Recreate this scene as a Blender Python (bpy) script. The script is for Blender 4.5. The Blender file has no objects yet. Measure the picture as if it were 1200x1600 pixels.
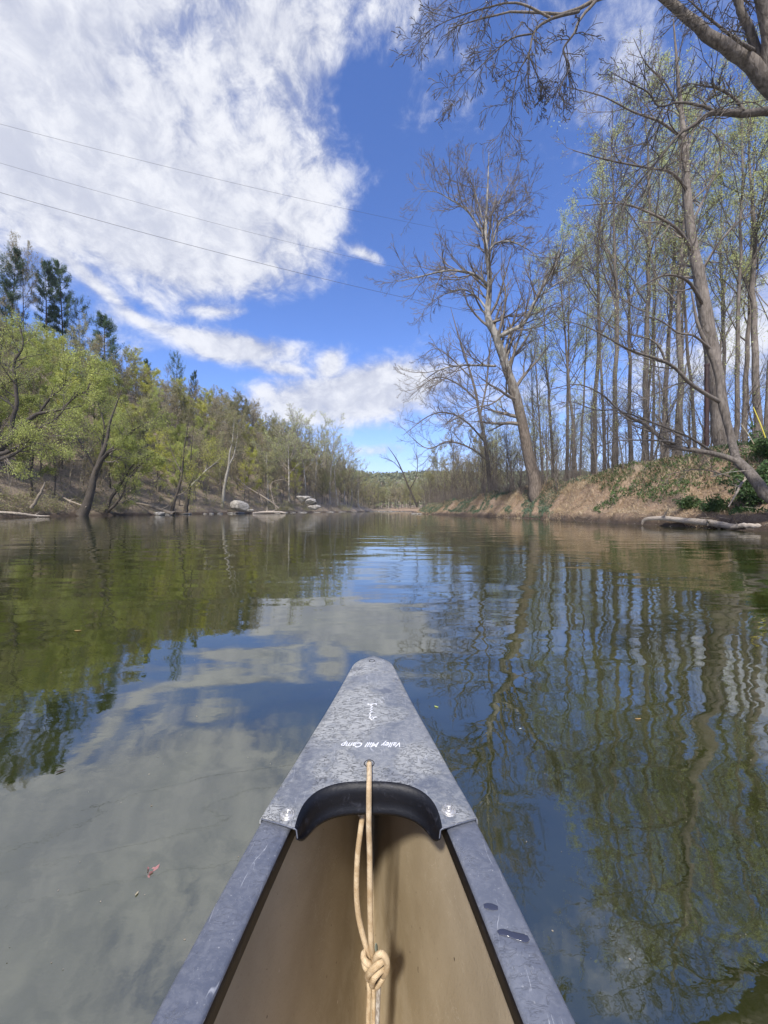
import bpy, bmesh, math, random
import numpy as np
from mathutils import Vector
R = math.radians
rng = np.random.default_rng(7)
random.seed(7)
sc = bpy.context.scene
col = sc.collection
F = 600.0                      # focal length in photograph pixels
CAMZ = 0.90                    # eye height above the water

# ------------------------------------------------------------------ camera
cam_d = bpy.data.cameras.new('camera')
cam = bpy.data.objects.new('camera', cam_d)
col.objects.link(cam)
cam.location = (0, 0, CAMZ)
cam.rotation_euler = (R(90), 0, 0)
cam_d.sensor_fit = 'HORIZONTAL'
cam_d.sensor_width = 36
cam_d.lens = 36 * F / 1200
cam_d.shift_y = -3 / 1200
cam_d.clip_start = 0.02
cam_d.clip_end = 4000
sc.camera = cam

# ------------------------------------------------------------------ light
SUN_EL, SUN_AZ = 48.0, -165.0        # azimuth from +Y towards +X (negative = left); behind the left shoulder
sun_d = bpy.data.lights.new('sun', 'SUN')
sun_d.energy = 4.0
sun_d.angle = R(5.0)
sun_d.color = (1.0, 0.95, 0.87)
sun = bpy.data.objects.new('sun', sun_d)
col.objects.link(sun)
sdir = Vector((math.sin(R(SUN_AZ)) * math.cos(R(SUN_EL)), math.cos(R(SUN_AZ)) * math.cos(R(SUN_EL)), math.sin(R(SUN_EL))))
sun.rotation_euler = sdir.to_track_quat('Z', 'Y').to_euler()

sc.view_settings.view_transform = 'Standard'
sc.view_settings.look = 'None'
sc.view_settings.exposure = 0.50
sc.view_settings.gamma = 1
sc.view_settings.use_curve_mapping = False
sc.cycles.use_denoising = True
sc.cycles.max_bounces = 6
sc.cycles.diffuse_bounces = 2
sc.cycles.glossy_bounces = 3
sc.cycles.transmission_bounces = 2
sc.cycles.transparent_max_bounces = 4


class NT:
    """small node-tree writer"""
    def __init__(s, tree):
        s.t = tree
        s.n = tree.nodes
        s.l = tree.links

    def node(s, typ, ins=None, **kw):
        nd = s.n.new(typ)
        for k, v in kw.items():
            setattr(nd, k, v)
        for k, v in (ins or {}).items():
            sock = nd.inputs[k]
            if isinstance(v, bpy.types.NodeSocket):
                s.l.new(v, sock)
            else:
                sock.default_value = v
        return nd

    def math(s, op, a, b=None, c=None, clamp=False):
        nd = s.n.new('ShaderNodeMath')
        nd.operation = op
        nd.use_clamp = clamp
        for i, v in enumerate((a, b, c)):
            if v is None:
                continue
            if isinstance(v, bpy.types.NodeSocket):
                s.l.new(v, nd.inputs[i])
            else:
                nd.inputs[i].default_value = v
        return nd.outputs[0]

    def maprange(s, v, a, b, c=0.0, d=1.0, smooth=True):
        nd = s.n.new('ShaderNodeMapRange')
        nd.interpolation_type = 'SMOOTHSTEP' if smooth else 'LINEAR'
        s.l.new(v, nd.inputs[0])
        for i, x in zip((1, 2, 3, 4), (a, b, c, d)):
            nd.inputs[i].default_value = x
        return nd.outputs[0]

    def mix(s, f, a, b, blend='MIX'):
        nd = s.n.new('ShaderNodeMix')
        nd.data_type = 'RGBA'
        nd.blend_type = blend
        for i, v in ((0, f), (6, a), (7, b)):
            if isinstance(v, bpy.types.NodeSocket):
                s.l.new(v, nd.inputs[i])
            elif i == 0:
                nd.inputs[i].default_value = v
            else:
                nd.inputs[i].default_value = (*v, 1) if len(v) == 3 else v
        return nd.outputs[2]

    def noise(s, vec, scale, detail=4, rough=0.55, dist=0.0, typ='FBM'):
        nd = s.n.new('ShaderNodeTexNoise')
        nd.inputs['Scale'].default_value = scale
        nd.inputs['Detail'].default_value = detail
        nd.inputs['Roughness'].default_value = rough
        nd.inputs['Distortion'].default_value = dist
        if vec is not None:
            s.l.new(vec, nd.inputs['Vector'])
        return nd.outputs[0]

    def mapping(s, vec, loc=(0, 0, 0), rot=(0, 0, 0), scale=(1, 1, 1), typ='POINT'):
        nd = s.n.new('ShaderNodeMapping')
        nd.vector_type = typ
        s.l.new(vec, nd.inputs[0])
        nd.inputs[1].default_value = loc
        nd.inputs[2].default_value = rot
        nd.inputs[3].default_value = scale
        return nd.outputs[0]

    def vmath(s, op, a, b=None):
        nd = s.n.new('ShaderNodeVectorMath')
        nd.operation = op
        s.l.new(a, nd.inputs[0])
        if b is not None:
            if isinstance(b, bpy.types.NodeSocket):
                s.l.new(b, nd.inputs[1])
            else:
                nd.inputs[1].default_value = b
        return nd


# ------------------------------------------------------------------ sky
world = bpy.data.worlds.new('World')
sc.world = world
world.use_nodes = True
world.node_tree.nodes.clear()
w = NT(world.node_tree)
geo = w.node('ShaderNodeTexCoord').outputs['Generated']
sky = w.node('ShaderNodeTexSky', sky_type='NISHITA', sun_disc=False)
sky.sun_elevation = R(SUN_EL)
sky.sun_rotation = R(SUN_AZ)
sky.altitude = 200
sky.air_density = 1.0
sky.dust_density = 0.4
sky.ozone_density = 2.2
sep = w.node('ShaderNodeSeparateXYZ', {0: geo})
dx, dy, dz = sep.outputs
az = w.math('ARCTAN2', dx, dy)
el = w.math('ARCSINE', dz)
ae = w.node('ShaderNodeCombineXYZ', {0: az, 1: el, 2: 0.0}).outputs[0]
den = w.math('ADD', w.math('MAXIMUM', dz, 0.0), 0.16)
plane = w.node('ShaderNodeCombineXYZ', {0: w.math('DIVIDE', dx, den), 1: w.math('DIVIDE', dy, den), 2: 0.0}).outputs[0]
# noise that breaks the bank edges
n_big = w.noise(w.mapping(plane, (3.1, 1.7, 0), (0, 0, R(25)), (1.0, 1.3, 1)), 1.5, 5, 0.55, 0.15)
n_mid = w.noise(w.mapping(ae, (7.3, 2.2, 0), (0, 0, R(24)), (1.0, 1.35, 1)), 5.2, 6, 0.58, 0.25)
n_fine = w.noise(w.mapping(ae, (0, 0, 0), (0, 0, R(-38)), (1.0, 1.5, 1)), 15.0, 8, 0.68, 0.35)
warp = w.noise(w.mapping(ae, (5, 5, 0), (0, 0, 0), (1, 1.6, 1)), 6.0, 5, 0.6, 0.3)


def azel(px, py):
    x, z = (px - 600) / F, (797 - py) / F
    return math.atan2(x, 1.0), math.atan2(z, math.hypot(x, 1.0))


# px, py, half width, half height (photo pixels), turn in degrees, weight
BLOBS = [
    (40, 130, 380, 290, -20, 0.54), (170, 330, 380, 180, -14, 0.54), (350, 180, 290, 210, 20, 0.34),
    (450, 230, 190, 200, -30, 0.26), (420, 370, 230, 95, 14, 0.36), (540, 30, 260, 70, 8, 0.40), (650, 110, 90, 170, 10, 0.30),
    (310, 50, 120, 60, 20, -0.26), (400, 130, 90, 40, 40, -0.14), (440, 300, 90, 30, 60, -0.12), (200, 120, 60, 40, 60, -0.12), (610, 280, 110, 190, -12, -0.32), (565, 140, 45, 80, 0, -0.26),
    (120, -160, 420, 190, 0, 0.55), (-300, 100, 260, 400, 0, 0.45),
    (372, 545, 130, 32, 2, 0.84), (520, 625, 185, 52, 6, 0.92), (600, 590, 90, 45, 10, 0.40),
    (160, 452, 110, 14, -28, 0.34), (250, 512, 90, 12, -6, 0.36), (215, 480, 110, 16, -28, -0.22), (300, 570, 60, 26, -20, -0.2), (340, 488, 60, 12, 10, 0.40),
    (578, 400, 36, 12, -15, 0.62), (518, 562, 30, 20, 35, 0.62), (590, 705, 90, 14, 5, 0.42),
    (440, 577, 60, 10, 0, 0.30), (700, 610, 150, 70, 0, 0.30),
    (960, 610, 300, 60, 0, 0.45), (1170, 500, 140, 120, 0, 0.50), (1120, 120, 160, 90, 40, 0.08), (850, 110, 260, 190, 0, 0.18),
    (740, 350, 160, 200, 0, -0.25), (430, 500, 190, 36, 10, -0.32), (120, 440, 110, 26, -20, -0.16), (280, 450, 120, 20, 0, -0.10), (250, 540, 60, 26, -20, -0.25), (330, 600, 130, 30, 24, -0.25), (200, 430, 150, 24, -20, -0.10),
]
bias = None
for (bx, by, sx, sy, rot, wt) in BLOBS:
    a0, e0 = azel(bx, by)
    k = math.cos(a0)
    loc = (a0, e0, 0)
    scl = (sx / F * max(0.55, k * k), sy / F * max(0.6, k) * math.cos(e0), 1)
    m = w.mapping(ae, loc, (0, 0, R(rot)), scl, 'TEXTURE')
    ln = w.vmath('LENGTH', m).outputs[1]
    g = w.maprange(ln, 1.35, 0.0, 0.0, wt)
    bias = g if bias is None else w.math('ADD', bias, g)
# behind the photographer the sky goes on with the same broken cloud
back = w.maprange(dy, 0.35, -0.2, 0.0, 0.30)
bias = w.math('ADD', bias, back)
dens = w.math('ADD', w.math('MULTIPLY', n_big, 0.40), w.math('MULTIPLY', n_mid, 1.05))
dens = w.math('ADD', dens, w.math('MULTIPLY', n_fine, 0.80))
dens = w.math('ADD', dens, w.math('MULTIPLY', warp, 0.10))
dens = w.math('SUBTRACT', dens, 0.53)
dens = w.math('ADD', dens, bias)
cover = w.maprange(dens, 0.70, 1.36, 0.0, 0.96)
veil = w.maprange(el, R(12), R(-1), 0.0, 0.40)
cover = w.math('MAXIMUM', cover, veil)
thick = w.maprange(dens, 0.92, 1.5)
shade = w.maprange(w.math('ADD', w.math('MULTIPLY', n_mid, 0.55), w.math('MULTIPLY', n_fine, 0.55)), 0.44, 0.68)
cl = w.mix(shade, (2.2, 2.42, 3.3), (5.3, 5.35, 5.6))
cl = w.mix(w.math('MULTIPLY', thick, 0.50), cl, (4.9, 5.0, 5.3))
hs = w.node('ShaderNodeHueSaturation', {'Saturation': 1.15, 'Value': 1.0, 'Color': sky.outputs[0]})
blue = w.mix(1.0, hs.outputs[0], (1.00, 0.97, 1.28), 'MULTIPLY')
full = w.mix(cover, blue, cl)
bg = w.node('ShaderNodeBackground', {'Color': full, 'Strength': 0.132})
w.node('ShaderNodeOutputWorld', {'Surface': bg.outputs[0]})

# ------------------------------------------------------------------ object helpers
def tag(o, label=None, cat=None, group=None, kind=None):
    for k, v in (('label', label), ('category', cat), ('group', group), ('kind', kind)):
        if v:
            o[k] = v
    return o


def empty(name, loc=(0, 0, 0), label=None, cat=None, group=None):
    o = bpy.data.objects.new(name, None)
    o.empty_display_size = 0.2
    o.location = loc
    col.objects.link(o)
    return tag(o, label, cat, group)


def mesh_np(name, verts, quads=None, tris=None, mat=None, smooth=True):
    me = bpy.data.meshes.new(name)
    verts = np.ascontiguousarray(verts, dtype=np.float32)
    me.vertices.add(len(verts))
    me.vertices.foreach_set('co', verts.ravel())
    q = np.zeros((0, 4), int) if quads is None else np.asarray(quads, int).reshape(-1, 4)
    t = np.zeros((0, 3), int) if tris is None else np.asarray(tris, int).reshape(-1, 3)
    li = np.concatenate([q.ravel(), t.ravel()]).astype(np.int32)
    me.loops.add(len(li))
    me.loops.foreach_set('vertex_index', li)
    starts = np.concatenate([np.arange(len(q)) * 4, len(q) * 4 + np.arange(len(t)) * 3]).astype(np.int32)
    me.polygons.add(len(starts))
    me.polygons.foreach_set('loop_start', starts)
    if smooth:
        me.polygons.foreach_set('use_smooth', np.ones(len(starts), bool))
    me.update(calc_edges=True)
    me.validate()
    if mat:
        me.materials.append(mat)
    return me


def link(name, me, parent=None, loc=None):
    o = bpy.data.objects.new(name, me)
    col.objects.link(o)
    if parent is not None:
        o.parent = parent
    if loc is not None:
        o.location = loc
    return o


def bm_obj(name, bm, mat, parent=None, smooth=True):
    me = bpy.data.meshes.new(name)
    bm.normal_update()
    bm.to_mesh(me)
    bm.free()
    if mat:
        me.materials.append(mat)
    if smooth:
        for p in me.polygons:
            p.use_smooth = True
    return link(name, me, parent)


def nrm(v):
    return v / np.maximum(np.linalg.norm(v, axis=-1, keepdims=True), 1e-9)


def tubes(P, Rr, sides):
    """P (N,K,3) polylines, Rr (N,K) radii -> verts, quads"""
    N, K, _ = P.shape
    T = np.empty_like(P)
    T[:, 1:-1] = P[:, 2:] - P[:, :-2]
    T[:, 0] = P[:, 1] - P[:, 0]
    T[:, -1] = P[:, -1] - P[:, -2]
    T = nrm(T)
    D = nrm(P[:, -1] - P[:, 0])
    ref = np.where(np.abs(D[:, 2:3]) < 0.8, np.array([[0, 0, 1.0]]), np.array([[1.0, 0, 0]]))
    ref = nrm(np.cross(D, ref))
    U = nrm(ref[:, None] - (ref[:, None] * T).sum(-1, keepdims=True) * T)
    V = np.cross(T, U)
    a = np.arange(sides) * 2 * np.pi / sides
    ring = U[:, :, None] * np.cos(a)[None, None, :, None] + V[:, :, None] * np.sin(a)[None, None, :, None]
    vs = P[:, :, None] + ring * Rr[:, :, None, None]
    idx = np.arange(N * K * sides).reshape(N, K, sides)
    nx = np.roll(idx, -1, axis=2)
    q = np.stack([idx[:, :-1], nx[:, :-1], nx[:, 1:], idx[:, 1:]], -1)
    return vs.reshape(-1, 3), q.reshape(-1, 4)


class MB:
    """collects pieces into one mesh"""
    def __init__(s):
        s.v, s.q, s.t, s.n = [], [], [], 0

    def add(s, v, q=None, t=None):
        s.v.append(v)
        if q is not None and len(q):
            s.q.append(np.asarray(q) + s.n)
        if t is not None and len(t):
            s.t.append(np.asarray(t) + s.n)
        s.n += len(v)
        return s

    def tube(s, P, Rr, sides=6):
        v, q = tubes(np.asarray(P, float), np.asarray(Rr, float), sides)
        return s.add(v, q)

    def mesh(s, name, mat, smooth=True):
        return mesh_np(name, np.concatenate(s.v), np.concatenate(s.q) if s.q else None,
                       np.concatenate(s.t) if s.t else None, mat, smooth)


def resample(pts, K):
    """Catmull-Rom through pts (n,4: x y z r) -> (K,4)"""
    p = np.asarray(pts, float)
    n = len(p)
    pe = np.vstack([2 * p[0] - p[1], p, 2 * p[-1] - p[-2]])
    t = np.linspace(0, n - 1 - 1e-6, K)
    i = t.astype(int)
    u = (t - i)[:, None]
    a, b, c, d = pe[i], pe[i + 1], pe[i + 2], pe[i + 3]
    o = 0.5 * ((2 * b) + (-a + c) * u + (2 * a - 5 * b + 4 * c - d) * u ** 2 + (-a + 3 * b - 3 * c + d) * u ** 3)
    o[:, 3] = np.maximum(b[:, 3] * (1 - u[:, 0]) + c[:, 3] * u[:, 0], 1e-4)
    return o


def H(px, py, Y):
    """a point seen at photo pixel (px, py) that stands Y metres ahead"""
    return np.array([(px - 600) / F * Y, Y, CAMZ + (797 - py) / F * Y])


def spawn(P, Rr, n, t0, t1, ang, lf, K, wob=0.12, up=0.05, rf=0.6, rmax=9, rend=0.003, lvar=0.35, taper=0.6, rg=rng, droop=0.0, grow=1.0):
    """n children per parent polyline"""
    N, KP, _ = P.shape
    M = N * n
    pi = np.repeat(np.arange(N), n)
    t = (np.tile((np.arange(n) + 0.5) / n, N) + (rg.random(M) - 0.5) * 0.9 / n)
    t = t0 + (t1 - t0) * np.clip(t, 0, 1)
    f = t * (KP - 1)
    i = np.minimum(f.astype(int), KP - 2)
    u = (f - i)[:, None]
    A, B = P[pi, i], P[pi, i + 1]
    pos = A * (1 - u) + B * u
    T = nrm(B - A)
    rad = Rr[pi, i] * (1 - u[:, 0]) + Rr[pi, i + 1] * u[:, 0]
    plen = np.linalg.norm(np.diff(P, axis=1), axis=-1).sum(1)[pi]
    rv = rg.normal(size=(M, 3))
    perp = nrm(rv - (rv * T).sum(-1, keepdims=True) * T)
    a = ang * (1 + 0.3 * rg.normal(size=M))
    D = nrm(T * np.cos(a)[:, None] + perp * np.sin(a)[:, None])
    L = lf * plen * (1 - taper * t) * (1 + lvar * (rg.random(M) * 2 - 1))
    out = np.empty((M, K, 3))
    out[:, 0] = pos
    step = (L / (K - 1))[:, None]
    for k in range(1, K):
        D = nrm(D + wob * rg.normal(size=(M, 3)) + np.array([0, 0, up - droop * k / K]))
        out[:, k] = out[:, k - 1] + D * step
    r0 = np.minimum(rad * rf, rmax)
    rr = r0[:, None] * (1 - np.linspace(0, 1, K)[None] ** grow) + rend * np.linspace(0, 1, K)[None]
    return out, rr


def leaf_quads(pts, size, rg, flat=0.0, aspect=0.5, dirs=None):
    """one small pointed leaf blade (two triangles folded along the midrib) at each point"""
    n = len(pts)
    a = nrm(rg.normal(size=(n, 3))) if dirs is None else nrm(dirs)
    b = rg.normal(size=(n, 3))
    b[:, 2] *= (1 - flat)
    b = nrm(np.cross(a, b))
    s = (size * (0.6 + 0.8 * rg.random(n)))[:, None]
    p0, p2 = pts, pts + a * s
    mid = pts + a * s * 0.45
    c = np.cross(a, b) * s * 0.12
    v = np.stack([p0, mid + b * s * aspect * 0.5 + c, p2, mid - b * s * aspect * 0.5 + c], 1).reshape(-1, 3)
    i = np.arange(n)[:, None] * 4
    t = np.concatenate([i + [0, 1, 2], i + [0, 2, 3]], 0)
    return v, t


def along(P, n, rg, t0=0.15):
    N, K, _ = P.shape
    pi = rg.integers(0, N, n)
    f = (t0 + (1 - t0) * rg.random(n)) * (K - 1)
    i = np.minimum(f.astype(int), K - 2)
    u = (f - i)[:, None]
    return P[pi, i] * (1 - u) + P[pi, i + 1] * u


# numpy value noise -------------------------------------------------
def _hash(ix, iy, s):
    h = (ix.astype(np.int64) * 374761393 + iy.astype(np.int64) * 668265263 + s * 974634777) & 0xFFFFFFFF
    h = ((h ^ (h >> 13)) * 1274126177) & 0xFFFFFFFF
    return ((h ^ (h >> 16)) & 0xFFFF) / 65535.0


def vnoise(x, y, s=0):
    ix, iy = np.floor(x), np.floor(y)
    fx, fy = x - ix, y - iy
    fx, fy = fx * fx * (3 - 2 * fx), fy * fy * (3 - 2 * fy)
    a, b = _hash(ix, iy, s), _hash(ix + 1, iy, s)
    c, d = _hash(ix, iy + 1, s), _hash(ix + 1, iy + 1, s)
    return (a * (1 - fx) + b * fx) * (1 - fy) + (c * (1 - fx) + d * fx) * fy


def fbm(x, y, s=0, o=4):
    v, a, t = 0, 0.5, 0
    for k in range(o):
        v = v + a * vnoise(x * 2 ** k, y * 2 ** k, s + k)
        t += a
        a *= 0.5
    return v / t


def sstep(x, a, b):
    t = np.clip((x - a) / (b - a), 0, 1)
    return t * t * (3 - 2 * t)


# ------------------------------------------------------------------ materials
def mat(name, build):
    m = bpy.data.materials.new(name)
    m.use_nodes = True
    m.node_tree.nodes.clear()
    t = NT(m.node_tree)
    s = build(t)
    t.node('ShaderNodeOutputMaterial', {'Surface': s})
    return m


def bsdf(t, colr, rough=0.8, bump=None, bd=0.02, bs=1.0, **kw):
    ins = {'Roughness': rough}
    if isinstance(colr, bpy.types.NodeSocket):
        ins['Base Color'] = colr
    else:
        ins['Base Color'] = (*colr, 1)
    for k, v in kw.items():
        ins[k.replace('_', ' ')] = v
    if bump is not None:
        b = t.node('ShaderNodeBump', {'Height': bump, 'Distance': bd, 'Strength': bs})
        ins['Normal'] = b.outputs[0]
    return t.node('ShaderNodeBsdfPrincipled', ins).outputs[0]


def obj_rand(t):
    return t.node('ShaderNodeObjectInfo').outputs['Random']


def bark_mat(name, c1, c2, sc_=(6, 6, 1.2), rough=0.9, vary=0.25):
    def b(t):
        o = t.node('ShaderNodeTexCoord').outputs['Object']
        n = t.noise(t.mapping(o, scale=sc_), 2.0, 5, 0.65, 0.4)
        m = t.noise(o, 0.35, 3, 0.6)
        c = t.mix(t.maprange(n, 0.35, 0.7), c1, c2)
        c = t.mix(t.maprange(m, 0.4, 0.7, 0, 0.45), c, tuple(x * 1.5 for x in c2))
        v = t.maprange(obj_rand(t), 0, 1, 1 - vary, 1 + vary, False)
        c = t.mix(1.0, c, t.node('ShaderNodeCombineColor', {0: v, 1: v, 2: v}).outputs[0], 'MULTIPLY')
        return bsdf(t, c, rough, n, 0.05)
    return mat(name, b)


M_bark = bark_mat('bark_grey_brown', (0.070, 0.057, 0.045), (0.19, 0.163, 0.135))
M_bark_dark = bark_mat('bark_dark', (0.035, 0.029, 0.024), (0.085, 0.070, 0.055), vary=0.1)
M_bark_pale = bark_mat('bark_pale', (0.20, 0.18, 0.15), (0.42, 0.39, 0.33))
M_twig = bark_mat('twig_bark', (0.085, 0.069, 0.055), (0.185, 0.158, 0.128), (2, 2, 2))
M_twig_pale = bark_mat('twig_bark_pale', (0.20, 0.17, 0.135), (0.34, 0.30, 0.25), (2, 2, 2))


def syc(t):
    o = t.node('ShaderNodeTexCoord').outputs['Object']
    z = t.node('ShaderNodeSeparateXYZ', {0: o}).outputs[2]
    n = t.noise(t.mapping(o, scale=(1.4, 1.4, 0.6)), 1.6, 4, 0.6, 0.6)
    f = t.noise(t.mapping(o, scale=(7, 7, 1.5)), 1.5, 5, 0.6, 0.3)
    pale = t.mix(t.maprange(n, 0.42, 0.58), (0.13, 0.12, 0.10), (0.33, 0.31, 0.27))
    brown = t.mix(t.maprange(f, 0.35, 0.7), (0.10, 0.078, 0.058), (0.23, 0.185, 0.145))
    h = t.math('ADD', z, t.math('MULTIPLY', n, 7.0))
    c = t.mix(t.maprange(h, 12, 20), brown, pale)
    return bsdf(t, c, 0.85, f, 0.04)


M_syc = mat('sycamore_bark', syc)


def leaf_mat(name, c1, c2, trans=0.45):
    def b(t):
        o = t.node('ShaderNodeTexCoord').outputs['Object']
        n = t.noise(o, 0.5, 3, 0.6)
        c = t.mix(t.maprange(n, 0.35, 0.65), c1, c2)
        v = t.maprange(obj_rand(t), 0, 1, 0.72, 1.28, False)
        c = t.mix(1.0, c, t.node('ShaderNodeCombineColor', {0: v, 1: v, 2: v}).outputs[0], 'MULTIPLY')
        a = bsdf(t, c, 0.6)
        tr = t.node('ShaderNodeBsdfTranslucent', {'Color': c}).outputs[0]
        return t.node('ShaderNodeMixShader', {0: trans, 1: a, 2: tr}).outputs[0]
    return mat(name, b)


M_leaf_willow = leaf_mat('leaf_willow_green', (0.34, 0.385, 0.095), (0.48, 0.51, 0.15))
M_leaf_yellow = leaf_mat('leaf_yellow_green', (0.42, 0.43, 0.08), (0.55, 0.54, 0.13))
M_leaf_olive = leaf_mat('leaf_olive', (0.30, 0.29, 0.13), (0.40, 0.38, 0.18))
M_leaf_bud = leaf_mat('leaf_bud_brown', (0.36, 0.30, 0.17), (0.46, 0.41, 0.24))
M_leaf_pale = leaf_mat('leaf_pale_spring', (0.50, 0.55, 0.20), (0.64, 0.68, 0.30))
M_needle = leaf_mat('pine_needles', (0.045, 0.090, 0.035), (0.09, 0.15, 0.06), 0.2)
M_cover_green = leaf_mat('bank_leaf_green', (0.050, 0.10, 0.030), (0.11, 0.17, 0.05), 0.3)
M_cover_blue = leaf_mat('bank_leaf_blue_green', (0.09, 0.15, 0.085), (0.16, 0.22, 0.14), 0.3)
M_straw = leaf_mat('dry_grass', (0.50, 0.375, 0.225), (0.68, 0.55, 0.37), 0.3)
M_litter = leaf_mat('leaf_litter_brush', (0.24, 0.20, 0.15), (0.36, 0.31, 0.235), 0.2)


def ground(t):
    g = t.node('ShaderNodeNewGeometry')
    p = g.outputs['Position']
    s = t.node('ShaderNodeSeparateXYZ', {0: p})
    x, y, z = s.outputs
    n1 = t.noise(p, 0.5, 6, 0.65, 0.3)
    n2 = t.noise(p, 3.5, 6, 0.7, 0.2)
    n3 = t.noise(p, 16.0, 4, 0.7)
    litter = t.mix(t.maprange(n2, 0.35, 0.65), (0.21, 0.16, 0.11), (0.36, 0.285, 0.205))
    litter = t.mix(t.maprange(n1, 0.54, 0.68, 0, 0.6), litter, (0.13, 0.14, 0.05))
    dirt = t.mix(t.maprange(n2, 0.3, 0.7), (0.27, 0.18, 0.115), (0.48, 0.35, 0.23))
    dirt = t.mix(t.maprange(n3, 0.40, 0.62, 0.35, 0), dirt, (0.13, 0.085, 0.055))
    right = t.math('MULTIPLY', t.maprange(x, 4, 7), t.maprange(z, 4.6, 3.4))
    c = t.mix(right, litter, dirt)
    wet = t.maprange(t.math('ADD', z, t.math('MULTIPLY', n1, 0.7)), 1.15, 0.45)
    c = t.mix(wet, c, (0.075, 0.052, 0.036))
    h = t.math('ADD', n2, t.math('MULTIPLY', n3, 0.4))
    return bsdf(t, c, 0.95, h, 0.18)


M_ground = mat('ground_soil_litter', ground)


def water(t):
    p = t.node('ShaderNodeNewGeometry').outputs['Position']
    s = t.node('ShaderNodeSeparateXYZ', {0: p})
    x, y, z = s.outputs
    w1 = t.noise(t.mapping(p, rot=(0, 0, R(8)), scale=(1.0, 1.5, 1)), 5.5, 2, 0.5, 0.2)
    w2 = t.noise(t.mapping(p, rot=(0, 0, R(-14)), scale=(1.0, 1.9, 1)), 1.5, 2, 0.5, 0.1)
    w3 = t.noise(t.mapping(p, rot=(0, 0, R(4)), scale=(0.5, 1.6, 1)), 0.62, 2, 0.5)
    patch = t.maprange(t.noise(t.mapping(p, scale=(0.6, 0.35, 1)), 0.35, 3, 0.6), 0.42, 0.62, 0.25, 1.0)
    rx = t.math('SUBTRACT', x, t.math('MULTIPLY', y, 0.02))
    rside = t.maprange(rx, -0.6, 1.2, 0.40, 1.0)
    h = t.math('ADD', t.math('MULTIPLY', t.math('MULTIPLY', w1, 0.0021), t.math('MULTIPLY', rside, patch)),
               t.math('ADD', t.math('MULTIPLY', t.math('MULTIPLY', w2, 0.0058), rside), t.math('MULTIPLY', w3, 0.020)))
    w0 = t.noise(t.mapping(p, scale=(1.0, 1.3, 1)), 17.0, 3, 0.6, 0.3)
    h = t.math('ADD', h, t.math('MULTIPLY', t.math('MULTIPLY', w0, 0.00055), t.math('MULTIPLY', rside, patch)))
    # shallow riffle far down the river
    rif = t.maprange(y, 85, 240)
    wr = t.noise(t.mapping(p, scale=(1, 2.4, 1)), 1.2, 3, 0.6)
    h = t.math('ADD', h, t.math('MULTIPLY', t.math('MULTIPLY', wr, 0.10), rif))
    bmp = t.node('ShaderNodeBump', {'Height': h, 'Distance': 1.0, 'Strength': 1.0}).outputs[0]
    bed = t.noise(t.mapping(p, scale=(1, 1, 1)), 1.3, 5, 0.6, 0.5)
    bed2 = t.noise(p, 5.0, 5, 0.65, 1.0)
    c = t.mix(t.maprange(bed, 0.35, 0.68), (0.018, 0.022, 0.004), (0.038, 0.042, 0.008))
    c = t.mix(t.maprange(bed2, 0.52, 0.75, 0, 0.4), c, (0.042, 0.040, 0.018))
    foam = t.math('MULTIPLY', t.maprange(y, 150, 230), t.maprange(wr, 0.5, 0.62))
    c = t.mix(foam, c, (0.65, 0.66, 0.64))
    return t.node('ShaderNodeBsdfPrincipled', {'Base Color': c, 'Roughness': 0.018, 'IOR': 2.9, 'Normal': bmp}).outputs[0]


M_water = mat('river_water', water)

# ------------------------------------------------------------------ terrain
YR = np.array([-80, 0, 15.4, 23.5, 36, 54, 70, 90, 120, 160, 216, 260, 300, 1500.])
XR = np.array([16, 15.8, 15.6, 15.6, 15.0, 13.4, 11, 7.6, 9, 12, 16, 40, 70, 70.])
YW = np.array([-80, 15, 25, 34, 42, 60, 100, 1500.])
WW = np.array([5, 5, 5, 3.6, 2.6, 3.0, 4, 4.])
YC = np.array([-80, 15, 22, 28, 40, 60, 90, 130, 400.])
CC = np.array([3.9, 3.9, 4.4, 4.3, 3.5, 3.0, 2.2, 1.4, 1.4])


def xleft(Y):
    Y = np.asarray(Y, float)
    return np.where(Y < 216, -11 - 0.2275 * (216 - Y), -11 + 0.05 * (Y - 216)) + 1.4 * (vnoise(Y * 0.13, Y * 0, 3) - 0.5)


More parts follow.
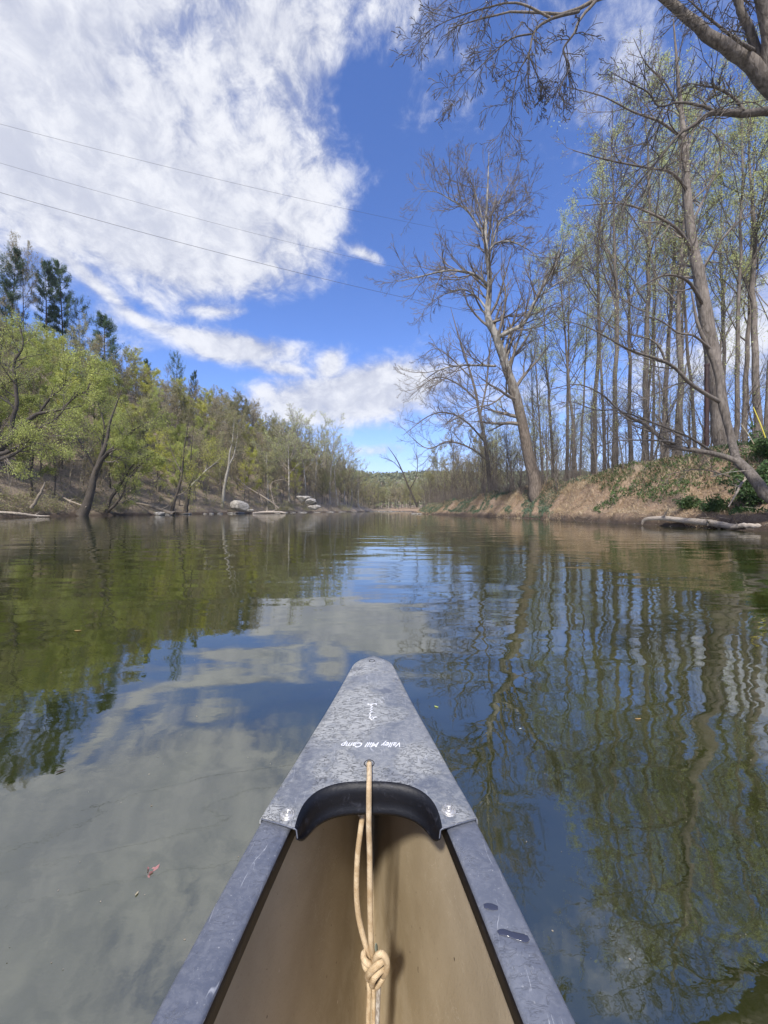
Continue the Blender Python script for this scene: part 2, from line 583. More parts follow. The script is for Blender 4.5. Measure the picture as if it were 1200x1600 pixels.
def height(x, Y):
    x = np.asarray(x, float)
    Y = np.asarray(Y, float)
    n = fbm(x * 0.09, Y * 0.09, 11)
    nb = fbm(x * 0.9, Y * 0.9, 21, 4)
    dl = (xleft(Y) - x) * 0.975
    wob = (vnoise(Y * 0.21, Y * 0, 5) - 0.5) * 1.0 + (vnoise(Y * 1.3, Y * 0, 6) - 0.5) * 0.35
    dr = x - np.interp(Y, YR, XR) + wob * np.clip(Y / 20, 0, 1)
    df = Y - 285 + 0.02 * (x ** 2) ** 0.5
    # left bank, bench, hillside
    crest = np.interp(Y, [-80, 60, 200, 300, 360, 520], [39, 39, 41, 32, 17, 5])
    hl = 0.9 * sstep(dl, 0, 2.5) + 1.6 * sstep(dl, 2, 12) + (crest - 2.5) * sstep(dl, -4, 54) + 0.04 * np.maximum(dl - 54, 0)
    hl = hl + (n - 0.5) * 4 * sstep(dl, 4, 30) + (nb - 0.5) * 0.5 * sstep(dl, -0.2, 2)
    # right bank
    ww = np.interp(Y, YW, WW)
    cc = np.interp(Y, YC, CC)
    u = np.clip(dr / ww, 0, 1.6)
    prof = np.where(u < 1, 0.12 * sstep(u, 0, 0.10) + 0.48 * u + 0.40 * sstep(u, 0.15, 1.0), 1)
    gul = ((fbm(Y * 0.16, dr * 0.35, 31, 3) - 0.5) * 1.0 + (fbm(Y * 0.8, dr * 1.1, 33, 5) - 0.5) * 1.1) * sstep(u, 0.02, 0.4) * (1 - 0.7 * sstep(u, 0.9, 1.4))
    hr = cc * prof + gul + (nb - 0.5) * 0.75 * sstep(u, 0.0, 0.3) + 0.012 * np.maximum(dr - ww, 0)
    # far land
    hf = 1.0 * sstep(df, 0, 3) + 2.0 * sstep(df, 3, 60) + 80 * sstep(Y, 420, 900) * (0.75 + 0.5 * fbm(x * 0.004 + 2, Y * 0.002, 9))
    bed = -0.05 - 0.9 * sstep(-np.maximum(np.maximum(dl, dr), df), 0, 4)
    h = np.where(dl > 0, hl, bed)
    h = np.where(dr > 0, np.maximum(hr, h), h)
    h = np.where(df > 0, np.maximum(hf, np.where(dl > 0, hl, hf)), h)
    return h


def gy(x, Y):
    return float(height(np.array([x]), np.array([Y]))[0])


xs = np.concatenate([np.arange(-700, -130, 30), np.arange(-130, -62, 4), np.arange(-62, -8, 0.7), np.arange(-8, 6, 1.5),
                     np.arange(6, 13, 0.5), np.arange(13, 23, 0.17), np.arange(23, 40, 1.0), np.arange(40, 110, 5), np.arange(110, 701, 40)])
ys = np.concatenate([np.arange(-80, 8, 6), np.arange(8, 50, 0.28), np.arange(50, 110, 0.7), np.arange(110, 300, 2.5), np.arange(300, 600, 12), np.arange(600, 1500, 40)])
X, Y_ = np.meshgrid(xs, ys, indexing='ij')
Z = height(X, Y_)
gv = np.stack([X, Y_, Z], -1).reshape(-1, 3)
ni, nj = X.shape
ii = np.arange(ni * nj).reshape(ni, nj)
gq = np.stack([ii[:-1, :-1], ii[1:, :-1], ii[1:, 1:], ii[:-1, 1:]], -1).reshape(-1, 4)
tag(link('ground', mesh_np('ground', gv, gq, None, M_ground)), kind='structure')

# ------------------------------------------------------------------ canoe geometry functions
CX0 = -0.0215                         # centre line, drifts slightly to port at the stem


def cx(Y):
    return -0.0125 - 0.0155 * Y


BOW = 0.985
LEN = 4.7
STERN = BOW - LEN
MIDY = (BOW + STERN) / 2


def gun_h(Y):
    """depth of the gunwale top under the camera"""
    d = np.abs(np.asarray(Y, float) - MIDY) / (LEN / 2)
    return np.interp(d, [0, 0.5, 0.716, 0.805, 1.0], [0.50, 0.455, 0.433, 0.42, 0.383])


_gd = [0, 0.0015, 0.005, 0.012, 0.025, 0.045, 0.074, 0.14, 0.213, 0.305, 0.375, 0.449, 0.52, 0.60, 0.664, 0.9, 1.3, 1.8, 2.35]
_gb = [0.0, 0.012, 0.0235, 0.0345, 0.0435, 0.0500, 0.0560, 0.0695, 0.0855, 0.1075, 0.1240, 0.1425, 0.1565, 0.1705, 0.1810, 0.224, 0.300, 0.375, 0.42]
GB_D = np.concatenate([np.linspace(a, b, 8)[:-1] for a, b in zip(_gd[:-1], _gd[1:])] + [[2.35]])
# monotone cubic through the measured half breadths
_m = np.gradient(_gb, _gd)
_h = lambda x: (lambda i: (lambda u, L: (2 * u ** 3 - 3 * u ** 2 + 1) * _gb[i] + (u ** 3 - 2 * u ** 2 + u) * L * _m[i] + (-2 * u ** 3 + 3 * u ** 2) * _gb[i + 1] + (u ** 3 - u ** 2) * L * _m[i + 1])
                   ((x - _gd[i]) / (_gd[i + 1] - _gd[i]), _gd[i + 1] - _gd[i]))(min(int(np.searchsorted(_gd, x, 'right')) - 1, len(_gd) - 2))
GB_B = np.array([np.interp(x, _gd, _gb) if x < 0.03 else _h(x) for x in GB_D])


def gun_b(Y):
    """half breadth at the outer edge of the gunwale"""
    d = (LEN / 2 - np.abs(np.asarray(Y, float) - MIDY))      # distance from the stem
    return np.interp(d, GB_D, GB_B)


def keel_z(Y):
    d = (LEN / 2 - np.abs(np.asarray(Y, float) - MIDY))
    return np.interp(d, [0, 0.02, 0.05, 0.10, 0.18, 0.30, 0.5, 1.0, 2.35], [0.47, 0.30, 0.16, 0.06, 0.0, -0.05, -0.075, -0.09, -0.09])


def section(Y, inset, nu=15):
    """port-to-starboard hull section (2*nu-1 points), inset inwards from the outer skin"""
    b = max(float(gun_b(Y)) - 0.020 - inset, 0.0015)
    zt = CAMZ - float(gun_h(Y)) - 0.012
    zb = float(keel_z(Y)) + inset
    zb = min(zb, zt - 0.02)
    d = LEN / 2 - abs(Y - MIDY)
    k = min(max(d / 1.5, 0), 1)
    u = np.linspace(0, 1, nu)
    xv, zv = u, u ** 1.35                                 # flared bow section
    xu, zu = np.sin(u * np.pi / 2) ** 0.62, (1 - np.cos(u * np.pi / 2)) ** 1.25
    xx = b * (xv * (1 - k) ** 1 + xu * k)
    zz = zb + (zt - zb) * (zv * (1 - k) + zu * k)
    xs_ = np.concatenate([-xx[::-1], xx[1:]])
    zs_ = np.concatenate([zz[::-1], zz[1:]])
    return np.stack([xs_ + cx(Y), np.full_like(xs_, Y), zs_], -1)


stations = np.concatenate([BOW - np.array([0.008, 0.02, 0.035, 0.055, 0.08, 0.11, 0.15, 0.2, 0.26, 0.33, 0.41, 0.5, 0.6, 0.72, 0.86, 1.0, 1.2, 1.5, 1.9, 2.35]),
                           STERN + np.array([1.9, 1.5, 1.2, 1.0, 0.8, 0.6, 0.45, 0.3, 0.2, 0.11, 0.055, 0.02, 0.008])])

# outline of the hull at the waterline, for the hole the hull makes in the water sheet
wl = []
for Ys in stations:
    s = section(Ys, 0.003)
    h_ = s[len(s) // 2:]
    if h_[0, 2] < -0.002:
        wl.append((float(np.interp(0, h_[:, 2], h_[:, 0])) - cx(Ys), Ys))
loop = [(cx(y_) + b_, y_) for b_, y_ in wl] + [(cx(y_) - b_, y_) for b_, y_ in wl[::-1]]
bm = bmesh.new()
outer = [(-140, -80), (90, -80), (90, 300), (-140, 300)]
mid = [(-1.6, -5.2), (1.6, -5.2), (1.6, 2.4), (-1.6, 2.4)]


def ring(pts):
    vs = [bm.verts.new((p[0], p[1], 0)) for p in pts]
    return [bm.edges.new((vs[i], vs[(i + 1) % len(vs)])) for i in range(len(vs))]


eo, ei = ring(outer), ring(loop)
bmesh.ops.triangle_fill(bm, use_beauty=True, use_dissolve=False, edges=eo + ei, normal=(0, 0, 1))
for f in bm.faces:
    if f.normal.z < 0:
        f.normal_flip()
tag(bm_obj('water', bm, M_water, smooth=False), kind='structure')

# ================================================================== TREES
def build_levels(P0, R0, spec, rg):
    """returns list of (P,R,sides) per level, level 0 given"""
    out = []
    P, Rr = P0, R0
    for s in spec:
        s = dict(s)
        sides = s.pop('sides')
        P, Rr = spawn(P, Rr, rg=rg, **s)
        out.append((P, Rr, sides))
    return out


def trunk_line(h, r0, lean, wob, K, rg, r1=None):
    t = np.linspace(0, 1, K)
    dx_ = np.cumsum(rg.normal(size=K) * wob * h / K)
    dy_ = np.cumsum(rg.normal(size=K) * wob * h / K)
    dx_, dy_ = dx_ - dx_[0], dy_ - dy_[0]
    P = np.stack([dx_ + lean * h * t ** 1.3, dy_, h * t], -1)[None]
    r = r0 * ((1 - t) ** 0.85 * 0.92 + 0.02) + r0 * 0.35 * np.exp(-t * 40)
    return P, r[None]


def tree_proto(seed, h, r0, spec, lean=0.0, wob=0.05, leaves=0, lsize=0.12, kind='broad', K=14):
    rg = np.random.default_rng(seed)
    P, Rr = trunk_line(h, r0, lean, wob, K, rg)
    lv = build_levels(P, Rr, spec, rg)
    tm = MB().tube(P, Rr, 9)
    cm = MB()
    for (a, b, s) in lv:
        cm.tube(a, b, s)
    fm = None
    if leaves:
        last = lv[-1][0]
        pts = along(last, leaves, rg)
        pts = pts + rg.normal(size=pts.shape) * max(lsize * 0.9, .14)
        fm = leaf_quads(pts, lsize, rg, aspect=0.6)
    return tm, cm, fm


PROTOS = {}


def reg(key, tm, cm, fm, mt, mc, mf):
    PROTOS[key] = (tm.mesh(key + '_trunk', mt), cm.mesh(key + '_crown', mc),
                   mesh_np(key + '_leaves', fm[0], None, fm[1], mf, False) if fm else None)


S = dict
tall = lambda: [S(n=20, t0=.40, t1=.985, ang=.62, lf=.27, K=7, wob=.12, up=.12, rf=.42, rend=.012, sides=5, taper=.62),
                S(n=7, t0=.2, t1=.97, ang=.62, lf=.48, K=5, wob=.12, up=.08, rf=.6, rend=.009, sides=4),
                S(n=5, t0=.15, t1=.98, ang=.6, lf=.5, K=4, wob=.13, up=.05, rf=.7, rend=.008, sides=3),
                S(n=4, t0=.15, t1=.98, ang=.6, lf=.55, K=3, wob=.13, up=.05, rf=.8, rend=.006, sides=3)]
for i in range(5):
    lf_ = [4200, 1200, 7000, 2600, 8000][i]
    tm, cm, fm = tree_proto(100 + i, 32, [.25, .20, .27, .23, .20][i], tall(), lean=[.02, -.03, 0, .04, .01][i], wob=.035, leaves=lf_, lsize=.10, K=18)
    reg('tall%d' % i, tm, cm, fm, M_bark, M_twig, M_leaf_pale)

hill = lambda up=.12: [S(n=18, t0=.20, t1=.97, ang=.85, lf=.36, K=6, wob=.14, up=up, rf=.5, rend=.014, sides=4, taper=.22),
                       S(n=7, t0=.2, t1=.98, ang=.65, lf=.5, K=4, wob=.15, up=.06, rf=.6, rend=.010, sides=3),
                       S(n=8, t0=.12, t1=.99, ang=.65, lf=.5, K=3, wob=.18, up=.04, rf=.7, rend=.009, sides=3)]
for i in range(4):
    tm, cm, fm = tree_proto(200 + i, 15, .17, hill(), lean=[.05, .12, -.05, .02][i], wob=.07, leaves=5200 if i % 2 else 3600, lsize=.17)
    reg('bare%d' % i, tm, cm, fm, M_bark, M_twig, M_leaf_bud)
for i in range(3):
    tm, cm, fm = tree_proto(230 + i, 15, .17, hill(), lean=[.05, .12, -.05][i], wob=.07, leaves=8500, lsize=.19)
    reg('olive%d' % i, tm, cm, fm, M_bark, M_twig, M_leaf_olive)
for i in range(3):
    tm, cm, fm = tree_proto(250 + i, 14, .18, hill(.08), lean=[.12, .2, .05][i], wob=.08, leaves=15000, lsize=.16)
    reg('willow%d' % i, tm, cm, fm, M_bark_dark, M_twig, M_leaf_willow)
for i in range(2):
    tm, cm, fm = tree_proto(270 + i, 14, .17, hill(.1), lean=.05, wob=.07, leaves=11000, lsize=.20)
    reg('yellow%d' % i, tm, cm, fm, M_bark, M_twig, M_leaf_yellow)
pale = lambda: [S(n=16, t0=.35, t1=.97, ang=.6, lf=.38, K=6, wob=.12, up=.15, rf=.55, rend=.03, sides=4, taper=.35),
                S(n=7, t0=.2, t1=.98, ang=.6, lf=.5, K=4, wob=.14, up=.06, rf=.65, rend=.026, sides=3),
                S(n=9, t0=.12, t1=.99, ang=.6, lf=.5, K=3, wob=.16, up=.04, rf=.8, rend=.022, sides=3)]
for i in range(3):
    tm, cm, fm = tree_proto(300 + i, 30, .34, pale(), lean=[.03, -.02, .05][i], wob=.05, leaves=[4200, 1200, 3000][i], lsize=.24)
    reg('pale%d' % i, tm, cm, fm, M_bark_pale, M_twig_pale, M_leaf_pale)
sap = lambda: [S(n=12, t0=.2, t1=.97, ang=.5, lf=.45, K=5, wob=.14, up=.10, rf=.6, rend=.006, sides=3),
               S(n=7, t0=.2, t1=.98, ang=.6, lf=.5, K=3, wob=.16, up=.06, rf=.7, rend=.005, sides=3),
               S(n=3, t0=.2, t1=.98, ang=.6, lf=.5, K=3, wob=.16, up=.04, rf=.8, rend=.004, sides=3)]
for i in range(4):
    tm, cm, fm = tree_proto(330 + i, 8, .06, sap(), lean=[-.2, .1, -.35, .0][i], wob=.08, leaves=[0, 300, 0, 160][i], lsize=.09, K=9)
    reg('sapling%d' % i, tm, cm, fm, M_twig, M_twig, M_leaf_pale)


def pine_proto(seed, h, spread, t0=.3, dens=46, droop=0.0):
    rg = np.random.default_rng(seed)
    P, Rr = trunk_line(h, h * .017, 0.0, .015, 12, rg)
    t = t0 + (1 - t0) * (np.floor(np.arange(dens) / 4) * 4 / dens + rg.random(dens) * .03)
    f = np.clip(t, 0, .995) * 11
    i = np.minimum(f.astype(int), 10)
    pos = P[0, i] + (P[0, i + 1] - P[0, i]) * (f - i)[:, None]
    azm = rg.random(dens) * 2 * np.pi
    # broad in the middle, uneven from whorl to whorl
    s = (t - t0) / (1 - t0)
    L = spread * (np.sin(np.clip(s * .85 + .15, 0, 1) * np.pi) ** .7 * .75 + .18) * (.55 + .75 * rg.random(dens))
    Kb = 6
    u = np.linspace(0, 1, Kb)
    B = pos[:, None] + np.stack([np.cos(azm)[:, None] * L[:, None] * u, np.sin(azm)[:, None] * L[:, None] * u,
                                 L[:, None] * (.05 * u + (.22 + .5 * s[:, None]) * u ** 2)], -1)
    Br = (.045 * h / 14) * (1 - u * .85)[None] * np.ones((dens, 1))
    tw, tr = spawn(B, Br, 9, .25, 1, .8, .30, 3, .1, .15, .6, 9, .01, rg=rg, taper=.4)
    tm = MB().tube(P, Rr, 7)
    cm = MB().tube(B, Br, 4).tube(tw, tr, 3)
    nn = dens * 9 * 20
    pts = along(tw, nn, rg, .1)
    d = rg.normal(size=(nn, 3)) * .8 + np.array([0, 0, .55])
    fm = leaf_quads(pts + rg.normal(size=pts.shape) * .14, .40 * h / 14, rg, aspect=.12, dirs=d)
    return tm, cm, fm


for i, (h, sp, t0, dn) in enumerate([(14, 3.1, .08, 60), (16, 2.7, .35, 38), (13, 2.8, .04, 64), (8, 2.4, .25, 30)]):
    tm, cm, fm = pine_proto(400 + i, h, sp, t0, dn)
    reg('pine%d' % i, tm, cm, fm, M_bark_dark, M_bark_dark, M_needle)


def plant(key, name, x, y, s, rz, label, cat='tree', group=None, sz=None, tilt=None, z=None, leaves=True):
    zz = (gy(x, y) if z is None else z) - 0.15
    e = empty(name, (x, y, zz), label, cat, group)
    e.rotation_euler = (random.uniform(-.05, .05), random.uniform(-.05, .05), rz)
    e.scale = (s, s, s if sz is None else sz)
    a, b, c = PROTOS[key]
    link('trunk', a, e)
    link('crown', b, e)
    if c is not None and leaves:
        link('foliage', c, e)
    return e


# ---- the wooded hillside on the left
G = {
    'bare': ('bare_tree', 'bare brown tree', 'bare trees on the left hillside'),
    'olive': ('budding_tree', 'dull olive tree', 'olive budding trees on the left hillside'),
    'willow': ('green_tree', 'fresh green tree', 'fresh green trees on the left hillside'),
    'yellow': ('yellow_green_tree', 'yellow-green tree', 'yellow-green trees on the left hillside'),
}
nh = 0


def ridge_xy(px, off):
    Y = (60.1 + off) / (.2275 + (600 - px) / 600)
    return (px - 600) / F * Y, Y


cands = []
for k in range(5200):
    Yb = 22 + 330 * rng.random() ** 1.25
    dl = 2.0 + 68 * rng.random() ** 1.0
    x = float(xleft(Yb)) - dl / .975
    if abs(x) > Yb * 1.55 + 6:
        continue
    cands.append((x, Yb, dl))
placed = []
PINES = [ridge_xy(p_, o_) for p_, o_ in ((14, 50), (74, 50), (101, 49), (124, 48), (165, 42), (40, 49), (276, 50), (300, 50), (232, 40))]
for (x, Yb, dl) in cands:
    # nothing tall stands on the sight side of the ridge conifers
    if dl > 30 and any((x - a) ** 2 + (Yb - b) ** 2 < 20 for a, b in PINES):
        continue
    md = 3.5 + 0.008 * Yb
    if Yb > 200:
        md += 1.5
    if any((x - a) ** 2 + (Yb - b) ** 2 < md * md for a, b in placed):
        continue
    placed.append((x, Yb))
    px = 600 + x / Yb * F
    r_ = rng.random()
    if dl < 26 and px < 230:
        kk = 'willow' if r_ < .62 else ('yellow' if r_ < .72 else 'bare')
    elif px < 330 and dl < 45:
        kk = 'yellow' if r_ < .20 else ('willow' if r_ < .28 else ('olive' if r_ < .58 else 'bare'))
    else:
        kk = 'olive' if r_ < .42 else ('yellow' if r_ < .45 else 'bare')
    nv = {'bare': 4, 'olive': 3, 'willow': 3, 'yellow': 2}[kk]
    nm, lb, gp = G[kk]
    hgt_ = 'foot' if dl < 16 else ('middle' if dl < 42 else 'top')
    wh = ('far left of the picture' if px < 110 else 'below the right end of the ridge pines' if px < 230 else 'left of the large grey boulder' if px < 365
          else 'between boulder and tall pale trees' if px < 440 else 'beyond the tall pale trees')
    lb = '%s, %s of left slope, %s' % (lb, hgt_, wh)
    gp = '%s, %s, %s' % (gp, hgt_, wh)
    s = .66 + .32 * rng.random()
    if dl > 38:
        s *= .58 if px < 330 else .78
    if Yb > 150:
        s *= 1.15
    plant('%s%d' % (kk, rng.integers(0, nv)), nm, x, Yb, s, rng.random() * 6.28, lb, 'tree', gp)
    nh += 1
print('hill trees', nh)

# young growth on the slope: one mass nobody could count
rb = np.random.default_rng(55)
n = 3900
Yb = 30 + 300 * rb.random(n) ** 1.35
dl = 1.5 + 66 * rb.random(n) ** 1.0
xb = xleft(Yb) - dl / .975
zb = height(xb, Yb)
base = np.stack([xb, Yb, zb - .1], -1)
K = 5
hh = (1.2 + 7.0 * rb.random(n) ** 1.6)
lean = rb.normal(size=(n, 2)) * .18
u = np.linspace(0, 1, K)
Pb = base[:, None] + np.stack([lean[:, :1] * hh[:, None] * u, lean[:, 1:] * hh[:, None] * u, hh[:, None] * u], -1)
Pb[:, 1:] += rb.normal(size=Pb[:, 1:].shape) * .12
Rb = (.018 + .006 * hh)[:, None] * (1 - u * .8)[None]
tw, tr = spawn(Pb, Rb, 8, .2, 1, .65, .38, 3, .16, .08, .6, 9, .011, rg=rb)
tag(link('hillside_brush', MB().tube(Pb, Rb, 3).tube(tw, tr, 3).mesh('hillside_brush', M_litter)),
    'grey-brown brush and young stems filling the left hillside between the trees', 'brush', kind='stuff')
nl = 115000
pts = along(tw, nl, rb, .2) + rb.normal(size=(nl, 3)) * .18
msk = fbm(pts[:, 0] * .06 + 3, pts[:, 1] * .05, 77, 3)
for nm, kk, m_, lb in (('hillside_buds', msk < .50, M_leaf_bud, 'brown budding haze of young growth on the left hillside'),
                       ('hillside_leaves', msk >= .50, M_leaf_olive, 'olive green leaf haze of young growth on the left hillside')):
    v, t = leaf_quads(pts[kk], .26, rb, aspect=.7)
    tag(link(nm, mesh_np(nm, v, None, t, m_, False)), lb, 'brush', kind='stuff')

# ---- conifers on the ridge
def ridge(px, off=50):
    """where the sight line at photo column px crosses a line off metres behind the left bank"""
    Y = (60.1 + off) / (.2275 + (600 - px) / 600)
    return (px - 600) / F * Y, Y


def plant_top(key, name, px, top, off, hnat, label, cat='pine', s_x=None, rz=0, **kw):
    x, Y = ridge(px, off)
    z = gy(x, Y)
    hgt = CAMZ + (797 - top) / F * Y - z
    s = hgt / hnat
    return plant(key, name, x, Y, s if s_x is None else s_x, rz, label, cat, sz=s, **kw)


plant_top('pine2', 'pine_tree', 14, 388, 50, 13, 'tall dark pine highest on the ridge at the far left', s_x=1.15)
plant_top('pine1', 'pine_tree', 74, 412, 50, 16, 'open-crowned pine on the ridge, left one of the close pair', s_x=1.0, rz=1)
plant_top('pine1', 'pine_tree', 101, 412, 49, 16, 'open-crowned pine on the ridge, right one of the close pair', s_x=1.05, rz=3)
plant_top('pine3', 'pine_tree', 124, 472, 48, 8, 'low bushy pine on the ridge just right of the close pair', s_x=1.3, rz=2)
plant_top('pine0', 'pine_tree', 165, 490, 42, 14, 'broad dark pine standing alone at the right end of the ridge pines', s_x=1.25, rz=4)
plant_top('bare1', 'bare_tree', 40, 398, 49, 15, 'bare round-crowned tree between the leftmost pine and the close pair of pines', 'tree', s_x=.9)
plant_top('pine3', 'pine_tree', 276, 556, 50, 8, 'thin flat-topped pine above the skyline left of the long white cloud', s_x=1.2, rz=5)
plant_top('pine0', 'pine_tree', 300, 580, 50, 14, 'small dark conifer on the skyline right of the flat-topped pine', s_x=.6, rz=1)
plant_top('pine2', 'pine_tree', 364, 628, 50, 13, 'small dark conifer on the descending skyline, left of two', s_x=.8, rz=2)
plant_top('pine1', 'pine_tree', 384, 634, 50, 16, 'small thin conifer on the descending skyline, right of two', s_x=.9, rz=2)
plant_top('pine0', 'pine_tree', 232, 565, 40, 14, 'small dark hemlock just under the skyline between broad pine and flat-topped pine', s_x=.7, rz=6)

# ---- tall pale trees by the water where the left hill runs out
for i, (px, top, off, k) in enumerate([(452, 672, 6, 0), (466, 655, 9, 1), (478, 668, 5, 2), (492, 676, 8, 0), (505, 682, 12, 1), (515, 672, 5, 2),
                                       (528, 690, 4, 1), (538, 700, 6, 0), (549, 716, 4, 2), (433, 690, 12, 0), (418, 705, 5, 2), (560, 730, 4, 0)]):
    plant_top('pale%d' % k, 'pale_tree', px, top, off, 30, 'tall pale-barked tree by the left shore where the hill runs out', 'tree',
              rz=i * 1.1, s_x=1.15)
for o in list(col.objects):
    if o.type == 'EMPTY' and o.name.startswith('pale_tree'):
        o['group'] = 'tall pale trees at the end of the left hill'

# ================================================================== HERO TREES
def hero(name, label, cat, limbs, spec, mt, ml, mtw, trunks=1, seed=1, leaves=0, lsize=.1, ml_leaf=None, K=22, sides=10, spec_trunk=None, thin=1.0, jit=0.22):
    """limbs: list of polylines [(px,py,Y,r),...]; the first `trunks` of them are the trunk, the rest limbs"""
    rg = np.random.default_rng(seed)
    A = []
    for L in limbs:
        pts = [(*H(a, b, c), r) for a, b, c, r in L]
        A.append(resample(pts, K))
    A = np.array(A)
    b0 = A[0, 0, :3].copy()
    A[:, :, :3] -= b0
    P, Rr = A[:, :, :3], A[:, :, 3] * thin
    # irregular bark outline
    P = P + (rg.normal(size=P.shape) * Rr[..., None] * .08)
    e = empty(name, tuple(b0), label, cat)
    tm = MB().tube(P[:trunks], Rr[:trunks], sides)
    link('trunk', tm.mesh(name + '_trunk', mt), e)
    for i in range(trunks, len(P)):
        link('limb', MB().tube(P[i:i + 1], Rr[i:i + 1], 7).mesh(name + '_limb', ml), e)
    cm = MB()
    last = None
    lv = build_levels(P[trunks:] if len(P) > trunks else P, Rr[trunks:] if len(P) > trunks else Rr, spec, rg)
    for a, b, s in lv:
        cm.tube(a, b, s)
    last = lv[-1][0]
    if spec_trunk:
        lv = build_levels(P[:trunks], Rr[:trunks], spec_trunk, rg)
        for a, b, s in lv:
            cm.tube(a, b, s)
        last = np.concatenate([last, lv[-1][0]]) if last.shape[1] == lv[-1][0].shape[1] else last
    link('twigs', cm.mesh(name + '_twigs', mtw), e)
    if leaves:
        pts = along(last, leaves, rg)
        v, t = leaf_quads(pts + rg.normal(size=pts.shape) * max(lsize * .5, jit), lsize, rg, aspect=.6)
        link('foliage', mesh_np(name + '_foliage', v, None, t, ml_leaf, False), e)
    return e


# the big sycamore leaning over the water
Y0 = 42
sy = [
    [(846, 792, Y0, 1.25), (838, 770, Y0, .92), (828, 720, Y0, .72), (820, 684, Y0, .66), (806, 618, Y0 - .5, .60), (790, 572, Y0 - 1, .54), (777, 527, Y0 - 1.3, .48), (762, 498, Y0 - 1.5, .42),
     (765, 452, Y0 - 1.5, .34), (764, 417, Y0 - 1.5, .29), (758, 370, Y0 - 1.5, .24), (761, 316, Y0 - 1.4, .14), (764, 238, Y0 - 1.2, .04)],
    [(777, 528, Y0 - 1.3, .30), (800, 516, Y0 - 2, .26), (818, 505, Y0 - 2.5, .24), (836, 471, Y0 - 3, .20), (852, 440, Y0 - 3.2, .16), (867, 417, Y0 - 3.3, .12), (882, 362, Y0 - 3.3, .04)],
    [(764, 447, Y0 - 1.5, .20), (743, 430, Y0 - 2, .17), (720, 424, Y0 - 2.5, .14), (696, 423, Y0 - 3, .12), (657, 432, Y0 - 3.4, .08), (616, 441, Y0 - 3.8, .02)],
    [(758, 370, Y0 - 1.5, .16), (735, 335, Y0 - 1, .13), (718, 320, Y0 - .6, .10), (704, 312, Y0 - .3, .08), (682, 300, Y0, .05), (655, 300, Y0, .02)],
    [(764, 392, Y0 - 1.5, .15), (776, 380, Y0 - 2, .12), (800, 378, Y0 - 2.4, .09), (828, 392, Y0 - 2.8, .05), (842, 405, Y0 - 3, .02)],
    [(774, 572, Y0 - 1.2, .16), (750, 571, Y0 - 2, .13), (720, 571, Y0 - 3, .11), (688, 578, Y0 - 3.5, .08), (650, 603, Y0 - 4, .02)],
    [(760, 482, Y0 - 1.5, .15), (745, 464, Y0 - 1.2, .12), (722, 452, Y0 - .8, .09), (690, 462, Y0 - .3, .05), (664, 480, Y0, .02)],
    [(762, 440, Y0 - 1.5, .10), (770, 360, Y0 - .8, .08), (778, 320, Y0 - .3, .06), (800, 280, Y0, .02)],
    [(764, 400, Y0 - 1.5, .12), (780, 350, Y0 - 1.8, .09), (808, 330, Y0 - 2, .06), (836, 310, Y0 - 2, .02)],
    [(758, 360, Y0 - 1.5, .10), (742, 300, Y0 - 1.8, .06), (722, 252, Y0 - 2, .02)],
    [(836, 470, Y0 - 3, .12), (862, 448, Y0 - 2.6, .08), (890, 430, Y0 - 2.2, .05), (925, 400, Y0 - 2, .02)],
    [(800, 605, Y0 - .6, .12), (770, 630, Y0 - 1.5, .09), (735, 640, Y0 - 2.2, .06), (690, 668, Y0 - 3, .02)],
]
sycspec = [S(n=18, t0=.14, t1=.99, ang=.85, lf=.50, K=7, wob=.15, up=.09, rf=.55, rmax=.075, rend=.016, sides=4, taper=.4),
           S(n=7, t0=.2, t1=.98, ang=.65, lf=.5, K=4, wob=.18, up=.05, rf=.7, rend=.014, sides=3),
           S(n=6, t0=.15, t1=.99, ang=.6, lf=.5, K=3, wob=.18, up=.04, rf=.75, rend=.010, sides=3)]
hero('sycamore_tree', 'big bare sycamore with pale mottled upper trunk, leaning over the river', 'tree', sy, sycspec, M_syc, M_syc, M_twig,
     trunks=1, seed=3, K=26, thin=.82, spec_trunk=[S(n=38, t0=.26, t1=.99, ang=.8, lf=.20, K=6, wob=.15, up=.10, rf=.45, rend=.014, sides=4, taper=.3),
                                         S(n=7, t0=.2, t1=.98, ang=.65, lf=.5, K=4, wob=.16, up=.05, rf=.65, rend=.011, sides=3),
                                         S(n=6, t0=.2, t1=.98, ang=.65, lf=.5, K=4, wob=.16, up=.05, rf=.65, rend=.010, sides=3)])

